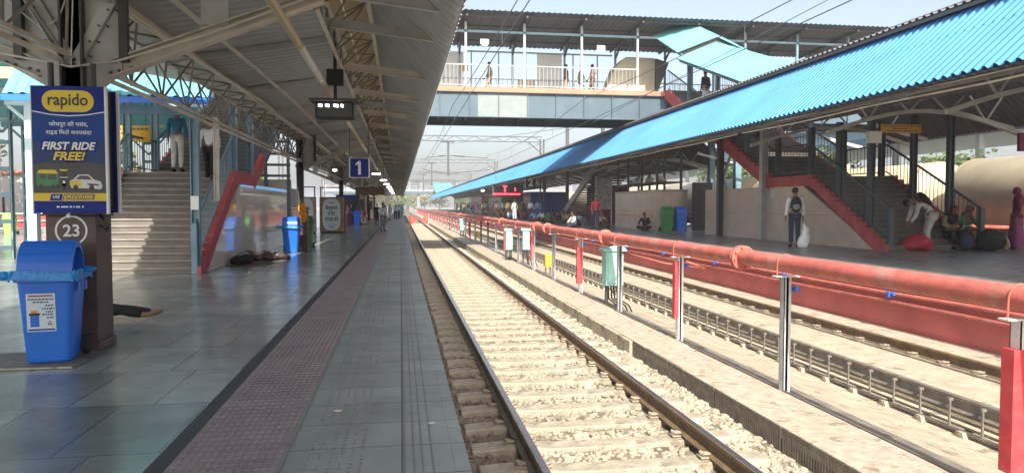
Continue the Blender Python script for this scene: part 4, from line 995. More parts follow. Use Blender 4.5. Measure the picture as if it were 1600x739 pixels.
# ------------------------------------------------------------------ signs and lamps under the near canopy
o = thing('platform_sign', (-1.09, 20, 2.3), 'dark blue hanging platform sign with a white numeral 1', 'sign')
k = MB(); k.box(-1.36, -.84, 19.97, 20.03, 2.28, 2.79); k.build('panel', 'navy', o)
k = MB(); 
for a in ((-1.375, -1.345, 2.265, 2.805), (-.855, -.825, 2.265, 2.805)): k.box(a[0], a[1], 19.96, 20.04, a[2], a[3])
for z in (2.265, 2.79): k.box(-1.344, -.856, 19.96, 20.04, z, z + .015)
k.build('frame', 'white', o)
k = MB(); k.prism([(-1.06, 2.35), (-1.06, 2.72), (-1.125, 2.72), (-1.2, 2.655), (-1.2, 2.595), (-1.135, 2.635), (-1.135, 2.35)], 'y', 19.955, 19.968); k.build('lettering', 'white', o)
for x in (-1.36, -.86): k = MB(); k.tube([(x, 20, 2.8), (x, 20, 4.15)], .012, 6); k.build('hanger', 'steel_dark', o)
o = thing('display_board', (-1.0, 11.5, 2.85), 'black hanging display with four white glowing marks, on a black pole', 'display')
k = MB(); k.box(-1.29, -.71, 11.45, 11.75, 2.86, 3.11); k.build('housing', 'black', o)
k = MB(); k.box(-1.37, -.63, 11.36, 11.8, 3.115, 3.15); k.build('hood', 'steel_dark', o)
k = MB(); k.box(-1.26, -.74, 11.444, 11.448, 2.88, 3.09); k.build('screen', 'screen_grey', o)
k = MB()
for i, w in enumerate((.055, .055, .07, .04)):
    x = -1.24 + i * .105 + (.02 if i > 1 else 0); k.box(x, x + w * .45, 11.438, 11.443, 3.03, 3.07); k.box(x + w * .55, x + w, 11.438, 11.443, 3.025, 3.065)
k.build('digits', 'led_white', o)
k = MB(); k.box(-1.02, -.97, 11.55, 11.6, 3.15, 4.35); k.box(-1.12, -.87, 11.5, 11.65, 3.38, 3.62); k.build('pole', 'black', o)
for i, (y, x) in enumerate(((37, -1.2), (46, -1.05), (54, -1.0), (62, -.95), (70, -.95), (80, -.95), (92, -.95))):
    o = thing('canopy_lamp', (x, y, 3.1), ['first lit lamp just right of the numeral 1 sign', 'second lit lamp along the near canopy edge', 'third lit lamp along the near canopy edge', 'fourth lit lamp along the near canopy edge', 'fifth lit lamp, small, in the canopy row', 'sixth lit lamp, tiny, in the canopy row', 'farthest lit lamp in the canopy row'][i], 'lamp', 'lamps along the near canopy')
    k = MB(); k.box(x - .24, x + .24, y - .1, y + .1, 3.10, 3.2); k.build('housing', 'steel_dark', o)
    k = MB(); k.box(x - .2, x + .2, y - .12, y - .101, 3.09, 3.15); k.box(x - .2, x + .2, y - .1, y + .08, 3.08, 3.099); k.build('tube', 'lamp', o)
    k = MB(); k.tube([(x, y, 3.2), (x, y, 4.0)], .012, 5); k.build('hanger', 'steel_dark', o)
o = thing('ceiling_fan_lamp', (-2.9, 33, 3.1), 'round white lamp hung near the column behind the notice boards', 'lamp')
k = MB(); k.ell((-2.9, 33, 3.1), (.1, .1, .05), 12, 6); k.build('bowl', 'lamp', o); k = MB(); k.tube([(-2.9, 33, 3.16), (-2.9, 33, 3.85)], .012, 5); k.build('hanger', 'steel_dark', o)
# yellow direction sign over the near stairs
def yellow_sign(x0, x1, y, z0, z1, label, hang):
    o = thing('direction_sign', ((x0 + x1) / 2, y, z0), label, 'sign'); k = MB(); k.box(x0, x1, y, y + .06, z0, z1); k.build('panel', 'sign_yellow', o)
    k = MB(); rnd = random.Random(int(x0 * 7)); H = z1 - z0
    for r_, (a, b_) in enumerate(((.06, .94), (.3, .62), (.1, .9))):
        z = z1 - H * (.2 + .28 * r_); x = x0 + (x1 - x0) * a
        while x < x0 + (x1 - x0) * b_: w = rnd.uniform(.03, .1); k.box(x, x + w, y - .004, y - .001, z - H * .07, z + H * .05); x += w + .03
    k.build('lettering', 'text_dark', o)
    for x in (x0 + .12, x1 - .12): k = MB(); k.tube([(x, y + .03, z1), (x, y + .03, hang)], .012, 5); k.build('hanger', 'steel_dark', o)
    return o
yellow_sign(-8.5, -6.95, 21.6, 3.3, 3.75, 'yellow sign beside the people on the near stairs', 4.6)
yellow_sign(13.5, 14.75, 18.6, 3.58, 3.82, 'long yellow sign hung under the opposite canopy', 4.35)
o = thing('hanging_sign', (15.9, 17.4, 3.0), 'red edged hanging sign cut by the right edge of the picture', 'sign'); k = MB(); k.box(16.75, 17.5, 17.35, 17.42, 3.0, 3.5); k.build('panel', 'c_maroon', o); k = MB(); k.tube([(17.1, 17.38, 3.5), (17.1, 17.38, 4.9)], .012, 5); k.build('hanger', 'steel_dark', o)
o = thing('notice_box', (12.74, 17.8, 3.3), 'small square beige box on the opposite stair post left of the yellow sign', 'box'); k = MB(); k.box(12.5, 12.86, 17.7, 17.86, 3.2, 3.5); k.build('body', 'bb_white', o); k = MB(); k.box(12.48, 12.88, 17.68, 17.88, 3.501, 3.52); k.build('lid', 'steel_light', o)
o = thing('platform_sign', (9.8, 54.14, 3.0), 'dark hanging sign with numeral 2 under the opposite canopy', 'sign')
k = MB(); k.box(9.45, 10.25, 54.1, 54.2, 2.85, 3.75); k.build('panel', 'black', o)
k = MB(); text(k, '2', (9.85, 54.09, 3.3), .75, bold=.04); k.build('lettering', 'white', o)
for x in (9.43, 10.25): k = MB(); k.box(x, x + .03, 54.08, 54.22, 2.83, 3.77); k.build('frame_edge', 'steel_light', o)
k = MB(); k.tube([(9.85, 54.15, 3.77), (9.85, 54.15, 4.4)], .02, 5); k.build('hanger', 'steel_dark', o)
o = thing('train_display', (10.3, 70, 2.9), 'red glowing train display under the opposite canopy', 'display')
k = MB(); k.box(8.95, 12.0, 70, 70.3, 2.55, 3.7); k.build('housing', 'steel_dark', o)
k = MB(); k.box(9.0, 11.7, 69.99, 69.998, 2.6, 2.74); k.box(10.1, 10.25, 69.99, 69.998, 2.85, 3.5); k.box(9.95, 10.4, 69.98, 69.988, 3.42, 3.5); k.box(11.15, 11.25, 69.99, 69.998, 2.95, 3.3); k.build('digits', 'led_red', o)
for x in (9.3, 11.7): k = MB(); k.tube([(x, 70.1, 3.7), (x, 70.1, 4.4)], .03, 5); k.build('hanger', 'steel_dark', o)
for i, (x, y, lb) in enumerate(((9.9, 44.5, 'lit lamp hung at the eave left of the brown stair opposite'), (9.8, 86, 'small lit lamp over the far crowd opposite'), (11.5, 64, 'lit lamp over the blue stall opposite'))):
    o = thing('canopy_lamp', (x, y, 3.3), lb, 'lamp'); k = MB(); k.ell((x, y, 3.36), (.2, .2, .1), 10, 6); k.build('bowl', 'lamp' if i else 'bb_white', o); k = MB(); k.tube([(x, y, 3.4), (x, y, 4.3)], .02, 5); k.build('hanger', 'steel_dark', o)

# ------------------------------------------------------------------ notice boards, wall props on the near platform
def kiosk(x0, x1, y, label, m, mt, ov):
    o = thing('notice_board', ((x0 + x1) / 2, y, 0), label, 'notice board', 'round topped notice boards')
    k = MB(); k.box(x0, x1, y, y + .5, .08, 2.0); k.build('cabinet', m, o, bevel=.02)
    k = MB(); k.box(x0 + .03, x1 - .03, y + .03, y + .47, 0, .079); k.build('plinth', 'black', o)
    cx, hx = (x0 + x1) / 2, (x1 - x0) * .38; k = MB(); pts = []
    for i in range(33):
        a = 2 * math.pi * i / 32; c, s_ = math.cos(a), math.sin(a); pts.append((cx + hx * abs(c) ** .6 * (1 if c > 0 else -1), 1.03 + .88 * abs(s_) ** .6 * (1 if s_ > 0 else -1)))
    k.prism(pts[:-1][::-1], 'y', y - .02, y - .001); k.build('panel', ov, o)
    k = MB()
    for t, z, w in (('िवज्ञापन', 1.38, .66), ('के िलए', 1.08, .4), ('संपर्क करें', .76, .72)): text(k, t, (cx, y - .025, z), .3, bold=.02, width=w * hx * 2.0 / .85 * .85)
    k.box(cx - hx * .5, cx + hx * .5, y - .026, y - .021, .42, .44); k.box(cx - hx * .3, cx + hx * .3, y - .026, y - .021, .3, .34); k.box(cx - hx * .3, cx + hx * .3, y - .026, y - .021, 1.66, 1.7)
    k.build('lettering', mt, o)
    k = MB()
    for x in (x0 + .05, x1 - .05): k.box(x - .03, x + .03, y + .2, y + .26, 2.001, 2.5)
    k.box(x0, x1, y + .2, y + .26, 2.501, 2.56); k.build('top_rack', 'steel_dark', o)
kiosk(-4.45, -3.15, 41, 'tan notice board with round topped white panel of Hindi words', 'kiosk_tan', 'text_dark', 'label_white')
kiosk(-5.5, -4.56, 40, 'faded grey notice board with Hindi words, left of the tan one', 'kiosk_grey', 'text_grey', 'bb_grey')
o = thing('orange_bag', (-3.25, 24.8, 1.2), 'orange and yellow bag hung on the brown column behind the second blue bin', 'bag')
k = MB(); k.ell((-3.25, 24.78, 1.42), (.14, .07, .2), 12, 8); k.ell((-3.2, 24.76, 1.15), (.11, .07, .22), 12, 8); k.build('bag', 'c_orange', o); k = MB(); k.tube([(-3.33, 24.8, 1.55), (-3.26, 24.8, 1.75), (-3.19, 24.8, 1.55)], .012, 5); k.build('strap', 'c_yellow', o)
def lumps(name, label, cat, c, parts, m, seed=1):
    o = thing(name, c, label, cat); rnd = random.Random(seed)
    for nm, mm, ells in parts:
        k = MB()
        for (dx, dy, dz, rx, ry, rz_) in ells:
            n0 = len(k.v); k.ell((c[0] + dx, c[1] + dy, c[2] + dz), (rx, ry, rz_), 18, 12)
            k.v[n0:] = [(x + .03 * math.sin(9 * y + 5 * z + seed), y + .03 * math.sin(11 * x + 3 * z), max(c[2] + .004, z + .035 * math.sin(12 * x + 7 * y + seed))) for x, y, z in k.v[n0:]]
        k.build(nm, mm, o, smooth=True)
    return o
lumps('blanket_heap', 'red brown patterned blanket heaped on the floor by the polished wall', 'blanket', (-3.85, 20.6, 0), [('blanket', 'blanket', [(0, 0, .1, .5, .36, .13), (.3, .5, .06, .48, .36, .1), (-.25, .1, .16, .22, .25, .11), (.1, .25, .14, .2, .16, .09)]), ('fold', 'c_cream', [(.0, -.1, .2, .16, .1, .05), (.3, .3, .13, .12, .1, .05)]), ('red_fold', 'c_red', [(.2, .1, .17, .2, .08, .05), (.45, .6, .11, .18, .1, .05)])], None, 2)
lumps('dark_bag', 'black stuffed bag lying beside the patterned blanket', 'bag', (-4.05, 19.2, 0), [('bag', 'c_black', [(0, 0, .13, .26, .28, .17)]), ('flap', 'c_grey', [(.05, -.05, .26, .14, .16, .05)])], None, 3)
for i, (y, z) in enumerate(((22.6, 1.75), (23.2, 1.7))):
    k = MB(); k.box(12.494, 12.499, y, y + .28, z, z + .3); tag(k.build('paper_notice', 'bb_grey', org=(12.49, y, z)), ['nearer of two small faded papers on the opposite granite wall', 'farther of two small faded papers on the opposite granite wall'][i], 'notice')
k = MB(); k.box(-4.3, -3.5, 18.6, 21.6, .001, .006); tag(k.build('ground_cloth', 'c_brown', org=(-3.9, 20, 0)), 'thin brown cloth spread under the blanket heap', 'cloth')
# stall walls, booth and other things far along the near platform
def booth(x0, x1, y0, y1, h, m, mr, label, name='stall'):
    o = thing(name, ((x0 + x1) / 2, (y0 + y1) / 2, 0), label, 'stall'); k = MB(); k.box(x0, x1, y0, y1, 0, h); k.build('body', m, o)
    k = MB(); k.box(x0 - .15, x1 + .15, y0 - .3, y1 + .1, h + .001, h + .12); k.build('roof', mr, o)
    k = MB(); k.box(x0 + .1, x1 - .1, y0 - .02, y0 - .002, h * .42, h * .86); k.build('hatch', 'black', o)
    k = MB(); k.box(x0 + .05, x1 - .05, y0 - .25, y0 - .021, h * .36, h * .41); k.build('counter', 'steel_light', o); return o
booth(-5.2, -3.5, 60, 63, 2.4, 'navy', 'bb_white', 'blue booth with white roof edge on the near platform')
booth(-5.6, -3.4, 72, 80, 2.5, 'kiosk_tan', 'c_brown', 'tan stall under brown boards far along the near platform')
booth(-5.6, -3.4, 92, 100, 2.5, 'plaster', 'c_brown', 'pinkish stall farthest along the near platform')
o = thing('name_board', (-2.4, 56, 2.6), 'brown board hanging above the far people on the near platform', 'board'); k = MB(); k.box(-3.4, -1.2, 56, 56.1, 2.35, 2.95); k.build('panel', 'c_brown', o)
for x in (-3, -1.6): k = MB(); k.tube([(x, 56.05, 2.95), (x, 56.05, 3.9)], .02, 5); k.build('hanger', 'steel_dark', o)
o = thing('steel_partition', (-5.5, 34.4, 0), 'dark steel framed partition with grey panels above the end of the polished wall', 'partition')
k = MB(); k.box(-7.4, -4.5, 31.0, 31.06, 0, 2.6); k.build('lower_panel', 'kiosk_grey', o)
for x in (-7.3, -6.4, -5.5, -4.6): k = MB(); k.box(x - .06, x + .06, 30.9, 30.99, 0, 4.6); k.build('upright', 'blue_grey_dark', o)
for z in (2.7, 3.15, 3.6, 4.1): k = MB(); k.box(-7.4, -4.5, 30.86, 30.899, z, z + .1); k.build('cross_bar', 'steel_dark', o)
k = MB(); k.box(-6.35, -5.55, 31.0, 31.05, 2.8, 3.6); k.build('upper_panel', 'steel', o)
o = thing('wall_cabinet', (-5.6, 33, 0), 'grey steel cabinet behind the polished wall', 'cabinet'); k = MB(); k.box(-6.8, -4.9, 33.2, 36.4, 0, 2.3); k.build('body', 'kiosk_grey', o); k = MB(); k.box(-6.7, -5.0, 33.17, 33.199, .1, 2.2); k.build('door', 'steel', o)

# ------------------------------------------------------------------ opposite platform: stalls and furniture
o = thing('granite_stall', (12.7, 35.5, .33), 'beige granite clad block behind the man sitting on the floor opposite', 'stall')
k = MB(); k.box(12.0, 12.05, 32.5, 39.2, .33, 2.2); k.build('side_wall', 'wall_tile', o); k = MB(); k.box(12.051, 13.5, 32.5, 32.55, .33, 2.2); k.build('front_wall', 'wall_tile_x', o); k = MB(); k.box(11.97, 13.53, 32.47, 39.23, 2.201, 2.28); k.build('coping', 'concrete', o)
k = MB(); k.box(11.985, 11.999, 33, 39, 1.0, 1.04); k.build('stripe', 'terra', o)
o = thing('storage_rack', (12.6, 36, 2.28), 'dark steel rack with white bundles above the granite stall', 'rack')
for x in (12.1, 13.3):
    for y in (30.5, 32.8, 35, 37.2, 39):
        if y < 32.4: continue
        k = MB(); k.box(x - .05, x + .05, y - .05, y + .05, 2.281, 4.1); k.build('leg', 'steel_dark', o)
for z in (2.6, 3.3, 3.9):
    k = MB(); k.box(12.05, 13.35, 32.7, 39.1, z, z + .07); k.build('shelf', 'steel_dark', o)
rnd = random.Random(4)
for i in range(7):
    y = 33.2 + i * .85; z = (2.67, 3.37)[i % 2]; c = (12.35 + rnd.uniform(0, .3), y, z)
    lumps('bundle', ['white cloth bundle at the near end of the lower rack shelf', 'pale bundle on the upper rack shelf, nearest one', 'second white bundle on the lower rack shelf', 'second pale bundle on the upper rack shelf', 'third white bundle on the lower rack shelf', 'third pale bundle on the upper rack shelf', 'last white bundle on the lower rack shelf'][i], 'bundle', c, [('cloth', 'c_white' if i % 2 == 0 else 'c_grey', [(0, 0, .12, .2, .28, .17)]), ('tie', 'c_blue', [(0, .05, .26, .06, .06, .05)])], None, i)
o = thing('gate', (13.9, 31.6, .33), 'dark barred gate between the granite stall and the stair wall', 'gate'); k = MB()
for i in range(8): k.tube([(13.55 + i * .13, 31.6, .35), (13.55 + i * .13, 31.6, 2.2)], .016, 5)
k.build('bars', 'steel_dark', o); k = MB(); k.box(13.5, 14.5, 31.9, 31.95, .35, 2.6); k.build('back_sheet', 'black', o)
def booth2(x0, x1, y0, y1, h, m, label, hatch=True):
    o = thing('stall', ((x0 + x1) / 2, (y0 + y1) / 2, .33), label, 'stall'); k = MB(); k.box(x0, x1, y0, y1, .33, .33 + h); k.build('body', m, o)
    k = MB(); k.box(x0 - .2, x1 + .1, y0 - .2, y1 + .1, .331 + h, .45 + h); k.build('roof', 'steel_dark', o)
    k = MB(); k.box(x0 - .02, x0 - .002, y0 + .3, y1 - .3, .33 + h * .4, .33 + h * .85); k.build('hatch', 'black', o); return o
booth2(11.3, 14.5, 62, 66, 2.3, 'navy', 'deep blue stall behind the standing crowd opposite')
booth2(11.0, 13.4, 78, 90, 2.5, 'c_brown', 'brown stall under the red display opposite')
booth2(11.2, 13.6, 100, 116, 2.5, 'kiosk_tan', 'tan stall far along the opposite platform')
booth2(13.2, 15.0, 46, 50, 2.4, 'c_maroon', 'maroon stall behind the man in the red jacket')
o = thing('poster_stand', (12.3, 42.5, .33), 'tall faded poster panel behind the man in the red jacket', 'poster'); k = MB(); k.box(11.8, 12.75, 42.5, 42.56, 1.3, 3.2); k.build('print', 'photo_print', o)
for x in (11.75, 12.751): k = MB(); k.box(x, x + .049, 42.48, 42.58, .33, 3.25); k.build('frame_post', 'steel', o)
o = thing('notice', (13.4, 42.4, 1.9), 'small white square notice right of the faded poster', 'notice'); k = MB(); k.box(13.2, 13.65, 42.4, 42.44, 1.65, 2.15); k.build('sheet', 'bb_white', o); k = MB(); k.box(13.36, 13.5, 42.39, 42.398, 1.82, 1.98); k.build('mark', 'text_dark', o)
# parcels on the floor
lumps('red_bag', 'bulging red travel bag on the floor under the bending man', 'bag', (13.5, 17.0, .33), [('bag', 'sack_red', [(0, 0, .2, .36, .28, .22), (-.22, .02, .16, .22, .22, .16)]), ('strap', 'c_maroon', [(0, -.1, .42, .12, .03, .05)])], None, 5)
lumps('white_sack', 'white plastic sack on the floor beside the man with the backpack', 'sack', (11.18, 18.6, .33), [('sack', 'sack_white', [(0, 0, .2, .2, .16, .24), (.02, 0, .42, .13, .1, .16)]), ('knot', 'sack_white', [(-.02, 0, .6, .04, .04, .08)])], None, 6)
lumps('dark_luggage', 'big dark bag set on the floor by the seated travellers opposite', 'bag', (15.35, 16.7, .33), [('bag', 'c_black', [(0, 0, .25, .36, .3, .28)]), ('pocket', 'c_khaki', [(.34, -.06, .22, .1, .12, .2)])], None, 8)
lumps('blue_bundle', 'dark navy cloth bundle between the seated travellers on the opposite steps', 'bundle', (14.75, 16.85, .33), [('bundle', 'c_navy', [(0, 0, .22, .22, .2, .22)]), ('knot', 'c_navy', [(0, -.05, .44, .06, .06, .06)])], None, 9)
o = thing('debris', (15.6, 14.6, .34), 'flat dark scrap lying on the opposite platform floor', 'scrap'); k = MB(); k.ell((15.6, 14.6, .345), (.16, .1, .02), 8, 4); k.build('scrap', 'c_black', o)
for i, (x, y, s) in enumerate(((-2.1, 30.5, .07), (-.46, 5.3, .035), (.2, 4.9, .03))):
    k = MB(); k.ell((x, y, .012), (s, s * .6, .01), 6, 4); tag(k.build('litter', 'c_cream', org=(x, y, .001)), ['small pale litter scrap on the floor by the notice boards', 'bit of pale litter near the brown tactile strip', 'dry leaf by the platform coping'][i], 'litter')

# ------------------------------------------------------------------ people
def skin_mesh(nodes, edges, root, name, mats, face_mat, sub=1, smooth=True, extra=None):
    names = list(nodes); idx = {n: i for i, n in enumerate(names)}
    me = bpy.data.meshes.new(name); me.from_pydata([nodes[n][0] for n in names], [(idx[a], idx[b]) for a, b in edges], [])
    ob = bpy.data.objects.new(name, me); COL.objects.link(ob)
    ob.modifiers.new('s', 'SKIN').use_smooth_shade = smooth
    for n in names:
        r = nodes[n][1]; sv = me.skin_vertices[0].data[idx[n]]; sv.radius = (r, r) if not isinstance(r, tuple) else r; sv.use_root = n == root
    if sub: ob.modifiers.new('u', 'SUBSURF').levels = sub
    dg = bpy.context.evaluated_depsgraph_get(); dg.update(); ev = ob.evaluated_get(dg)
    out = bpy.data.meshes.new_from_object(ev, depsgraph=dg); bpy.data.objects.remove(ob); bpy.data.meshes.remove(me)
    if extra:
        import bmesh
        bm = bmesh.new(); bm.from_mesh(out); t = extra.data('tmp', []); bm.from_mesh(t); bm.to_mesh(out); bm.free(); bpy.data.meshes.remove(t)
    out.name = name; out.materials.clear()
    for m in mats: out.materials.append(M[m])
    out.polygons.foreach_set('material_index', [0] * len(out.polygons)); out.polygons.foreach_set('use_smooth', [True] * len(out.polygons))
    return out
STAND = dict(pel=(0, 0, .92), sp=(0, -.01, 1.10), ch=(0, 0, 1.27), nk=(0, 0, 1.42), h1=(0, .025, 1.50), h2=(0, .03, 1.58), h3=(0, .02, 1.65),
             sl=(-.165, 0, 1.36), sr=(.165, 0, 1.36), el=(-.215, -.02, 1.10), er=(.215, -.02, 1.10), wl=(-.23, .04, .87), wr=(.23, .04, .87), pl=(-.232, .055, .80), pr=(.232, .055, .80),
             hl=(-.085, 0, .88), hr=(.085, 0, .88), kl=(-.09, .02, .48), kr=(.09, .02, .48), al=(-.095, -.02, .085), ar=(.095, -.02, .085), tl=(-.11, .15, .035), tr=(.11, .15, .035))
WALK = dict(STAND, kl=(-.085, .17, .50), al=(-.09, .22, .10), tl=(-.1, .38, .07), kr=(.085, -.03, .48), ar=(.09, -.25, .13), tr=(.1, -.12, .035), el=(-.22, -.10, 1.11), wl=(-.22, -.08, .88), pl=(-.22, -.06, .81), er=(.22, .06, 1.10), wr=(.21, .2, .90), pr=(.205, .25, .85))
PHONE = dict(STAND, er=(.2, .05, 1.12), wr=(.1, .22, 1.22), pr=(.06, .26, 1.27), h2=(0, .05, 1.57), h3=(0, .06, 1.64))
BEND = dict(STAND, pel=(0, -.12, .90), sp=(0, -.02, 1.06), ch=(0, .16, 1.17), nk=(0, .32, 1.22), h1=(0, .40, 1.22), h2=(0, .47, 1.20), h3=(0, .54, 1.17), sl=(-.165, .27, 1.17), sr=(.165, .27, 1.17), el=(-.18, .33, .90), er=(.18, .33, .90), wl=(-.12, .44, .68), wr=(.12, .44, .68), pl=(-.1, .47, .61), pr=(.1, .47, .61), hl=(-.085, -.12, .86), hr=(.085, -.12, .86), kl=(-.1, .03, .47), kr=(.1, -.02, .47), al=(-.11, -.02, .085), ar=(.11, -.1, .085), tl=(-.12, .15, .035), tr=(.12, .07, .035))
SIT = dict(STAND, pel=(0, 0, .12), sp=(0, .03, .30), ch=(0, .08, .48), nk=(0, .13, .62), h1=(0, .17, .69), h2=(0, .2, .765), h3=(0, .2, .83), sl=(-.165, .1, .57), sr=(.165, .1, .57), el=(-.26, .22, .36), er=(.26, .22, .36), wl=(-.16, .40, .30), wr=(.16, .40, .30), pl=(-.1, .44, .28), pr=(.1, .44, .28), hl=(-.09, .02, .10), hr=(.09, .02, .10), kl=(-.33, .34, .22), kr=(.33, .34, .22), al=(-.08, .46, .07), ar=(.10, .36, .07), tl=(.05, .52, .05), tr=(-.06, .40, .04))
KNEES = dict(SIT, kl=(-.12, .38, .48), kr=(.12, .38, .48), al=(-.11, .50, .085), ar=(.11, .50, .085), tl=(-.13, .66, .035), tr=(.13, .66, .035), wl=(-.14, .46, .44), wr=(.14, .46, .44), pl=(-.08, .50, .42), pr=(.08, .50, .42), el=(-.24, .26, .42), er=(.24, .26, .42))
STEP = dict({n: (p[0], p[1], p[2] + .30) for n, p in SIT.items()}, kl=(-.13, .44, .50), kr=(.13, .44, .50), al=(-.12, .46, .085), ar=(.12, .46, .085), tl=(-.14, .62, .035), tr=(.14, .62, .035))
LIE = dict(STAND)
for n, (x, y, z) in STAND.items(): LIE[n] = (z, x * .9, .12 + y * .6)
for n in ('sp', 'ch', 'nk', 'h1', 'h2', 'h3', 'sl', 'sr', 'el', 'er'):
    x, y, z = LIE[n]; c_, s_ = math.cos(.95), math.sin(.95); LIE[n] = (.92 + (x - .92) * c_ + y * s_, -(x - .92) * s_ + y * c_, z)
LIE.update(kl=(.46, -.3, .12), kr=(.48, .10, .2), hl=(.9, -.1, .12), hr=(.9, .1, .14))
LIE.update(wl=(1.05, -.5, .06), wr=(1.0, .02, .07), pl=(.98, -.5, .05), pr=(.93, .02, .06))
LIE.update(tl=(-.07, -.16, .13), tr=(-.07, .03, .13), al=(.05, -.2, .08), ar=(.06, .05, .09))
BODY_E = [('pel', 'sp'), ('sp', 'ch'), ('ch', 'nk'), ('nk', 'h1'), ('h1', 'h2'), ('h2', 'h3'), ('ch', 'sl'), ('ch', 'sr'), ('sl', 'el'), ('sr', 'er'), ('el', 'wl'), ('er', 'wr'), ('wl', 'pl'), ('wr', 'pr'),
          ('pel', 'hl'), ('pel', 'hr'), ('hl', 'kl'), ('hr', 'kr'), ('kl', 'al'), ('kr', 'ar'), ('al', 'tl'), ('ar', 'tr')]
RAD = dict(pel=.105, sp=.095, ch=.115, nk=.052, h1=.062, h2=.082, h3=.066, sl=.056, sr=.056, el=.041, er=.041, wl=.028, wr=.028, pl=.034, pr=.034, hl=.085, hr=.085, kl=.056, kr=.056, al=.038, ar=.038, tl=.032, tr=.032)
_arch = {}
def archetype(key, P, skirt=False, longs=True, cap=False):
    k = (key, skirt, longs)
    if k in _arch: return _arch[k]
    V = {n: Vector(p) for n, p in P.items()}
    ex = MB()
    for s in 'lr':                                                   # four unequal fingers and a thumb on each hand
        w, p_ = V['w' + s], V['p' + s]; d = (p_ - w).normalized(); sd = d.cross(Vector((0, 0, 1)) if abs(d.z) < .8 else Vector((1, 0, 0))).normalized(); nm = d.cross(sd)
        for i, L in enumerate((.062, .074, .07, .055)):
            b0 = p_ + sd * (-.027 + .018 * i); ex.tube([b0 - d * .02, b0 + d * L * .5, b0 + d * L * .8 + nm * .012, b0 + d * L * .95 + nm * .028], [.0095, .009, .008, .006], 5)
        b0 = p_ - d * .03 - sd * .03; ex.tube([b0, b0 - sd * .02 + d * .03, b0 - sd * .018 + d * .055 + nm * .012], [.011, .01, .007], 5)
    hd = (V['h3'] - V['h1']).normalized(); fw = Vector((0, 1, 0)); 
    if key == 'LIE': fw = Vector((0, 0, 1))
    if key == 'BEND': fw = Vector((0, .3, -1))
    fw = (fw - hd * fw.dot(hd)).normalized(); rt = fw.cross(hd)
    Fm = Matrix((rt, fw, hd)).transposed(); hc = V['h2']
    ex.ell(hc + fw * .083 - hd * .005, (.014, .02, .02), 8, 6, 0, Fm)
    for s in (-1, 1): ex.ell(hc + rt * s * .08 - hd * .005, (.012, .022, .032), 8, 6, 0, Fm)
    body = skin_mesh({n: (V[n], RAD[n]) for n in RAD}, BODY_E, 'pel', 'body', ['skin'], None, 1, True, ex)
    # shirt
    nd = {n: (V[n], RAD[n] * f + .012) for n, f in dict(sp=1.08, ch=1.08, sl=1.05, sr=1.05, el=1.1, er=1.1).items()}
    nd['pel'] = (V['pel'] + (V['sp'] - V['pel']) * .05, .128); nd['nk'] = (V['ch'].lerp(V['nk'], .72), .066)
    ed = [('pel', 'sp'), ('sp', 'ch'), ('ch', 'nk'), ('ch', 'sl'), ('ch', 'sr'), ('sl', 'el'), ('sr', 'er')]
    if longs:
        for s in 'lr': nd['w' + s] = (V['e' + s].lerp(V['w' + s], .92), .042); ed.append(('e' + s, 'w' + s))
    shirt = skin_mesh(nd, ed, 'pel', 'shirt', ['c_white'], None)
    # trousers
    nd = {'pel': (V['pel'] - (V['sp'] - V['pel']) * .0, .118)}; ed = []
    for s in 'lr':
        nd['h' + s] = (V['h' + s], .098); nd['k' + s] = (V['k' + s], .074); nd['a' + s] = (V['k' + s].lerp(V['a' + s], .93), .062 if not skirt else .085); ed += [('pel', 'h' + s), ('h' + s, 'k' + s), ('k' + s, 'a' + s)]
    trou = skin_mesh(nd, ed, 'pel', 'trousers', ['c_navy'], None)
    sh = MB()
    for s in 'lr':
        a, t = V['a' + s], V['t' + s]; d = (t - a).normalized(); sd = d.cross(Vector((0, 0, 1)) if key != 'LIE' else Vector((1, 0, 0))).normalized(); up = sd.cross(d)
        sh.ell(a.lerp(t, .45) - up * .004, (.048, .135, .045), 10, 8, 0, Matrix((sd, d, up)).transposed())
    shoes = sh.data('shoes', ['c_black'], smooth=True)
    hr = MB(); hr.ell(hc - fw * .014 + hd * .028, (.088, .092, .092), 14, 10, 0, Fm)
    hr.v = [tuple(v) for v in hr.v]
    # cut the hair off the face
    keep = [f for f in hr.f if not ((sum((Vector(hr.v[i]) - hc).dot(fw) for i in f) / 4 > .035) and (sum((Vector(hr.v[i]) - hc).dot(hd) for i in f) / 4 < .052)) and sum((Vector(hr.v[i]) - hc).dot(hd) for i in f) / 4 > -.055]
    hr.f = keep; hr.m = [0] * len(keep); hair = hr.data('hair', ['hair'], smooth=True)
    _arch[k] = dict(body=body, shirt=shirt, trousers=trou, shoes=shoes, hair=hair, P=V, fw=fw, hc=hc, Fm=Fm); return _arch[k]
POSES = dict(STAND=STAND, WALK=WALK, PHONE=PHONE, BEND=BEND, SIT=SIT, KNEES=KNEES, STEP=STEP, LIE=LIE)
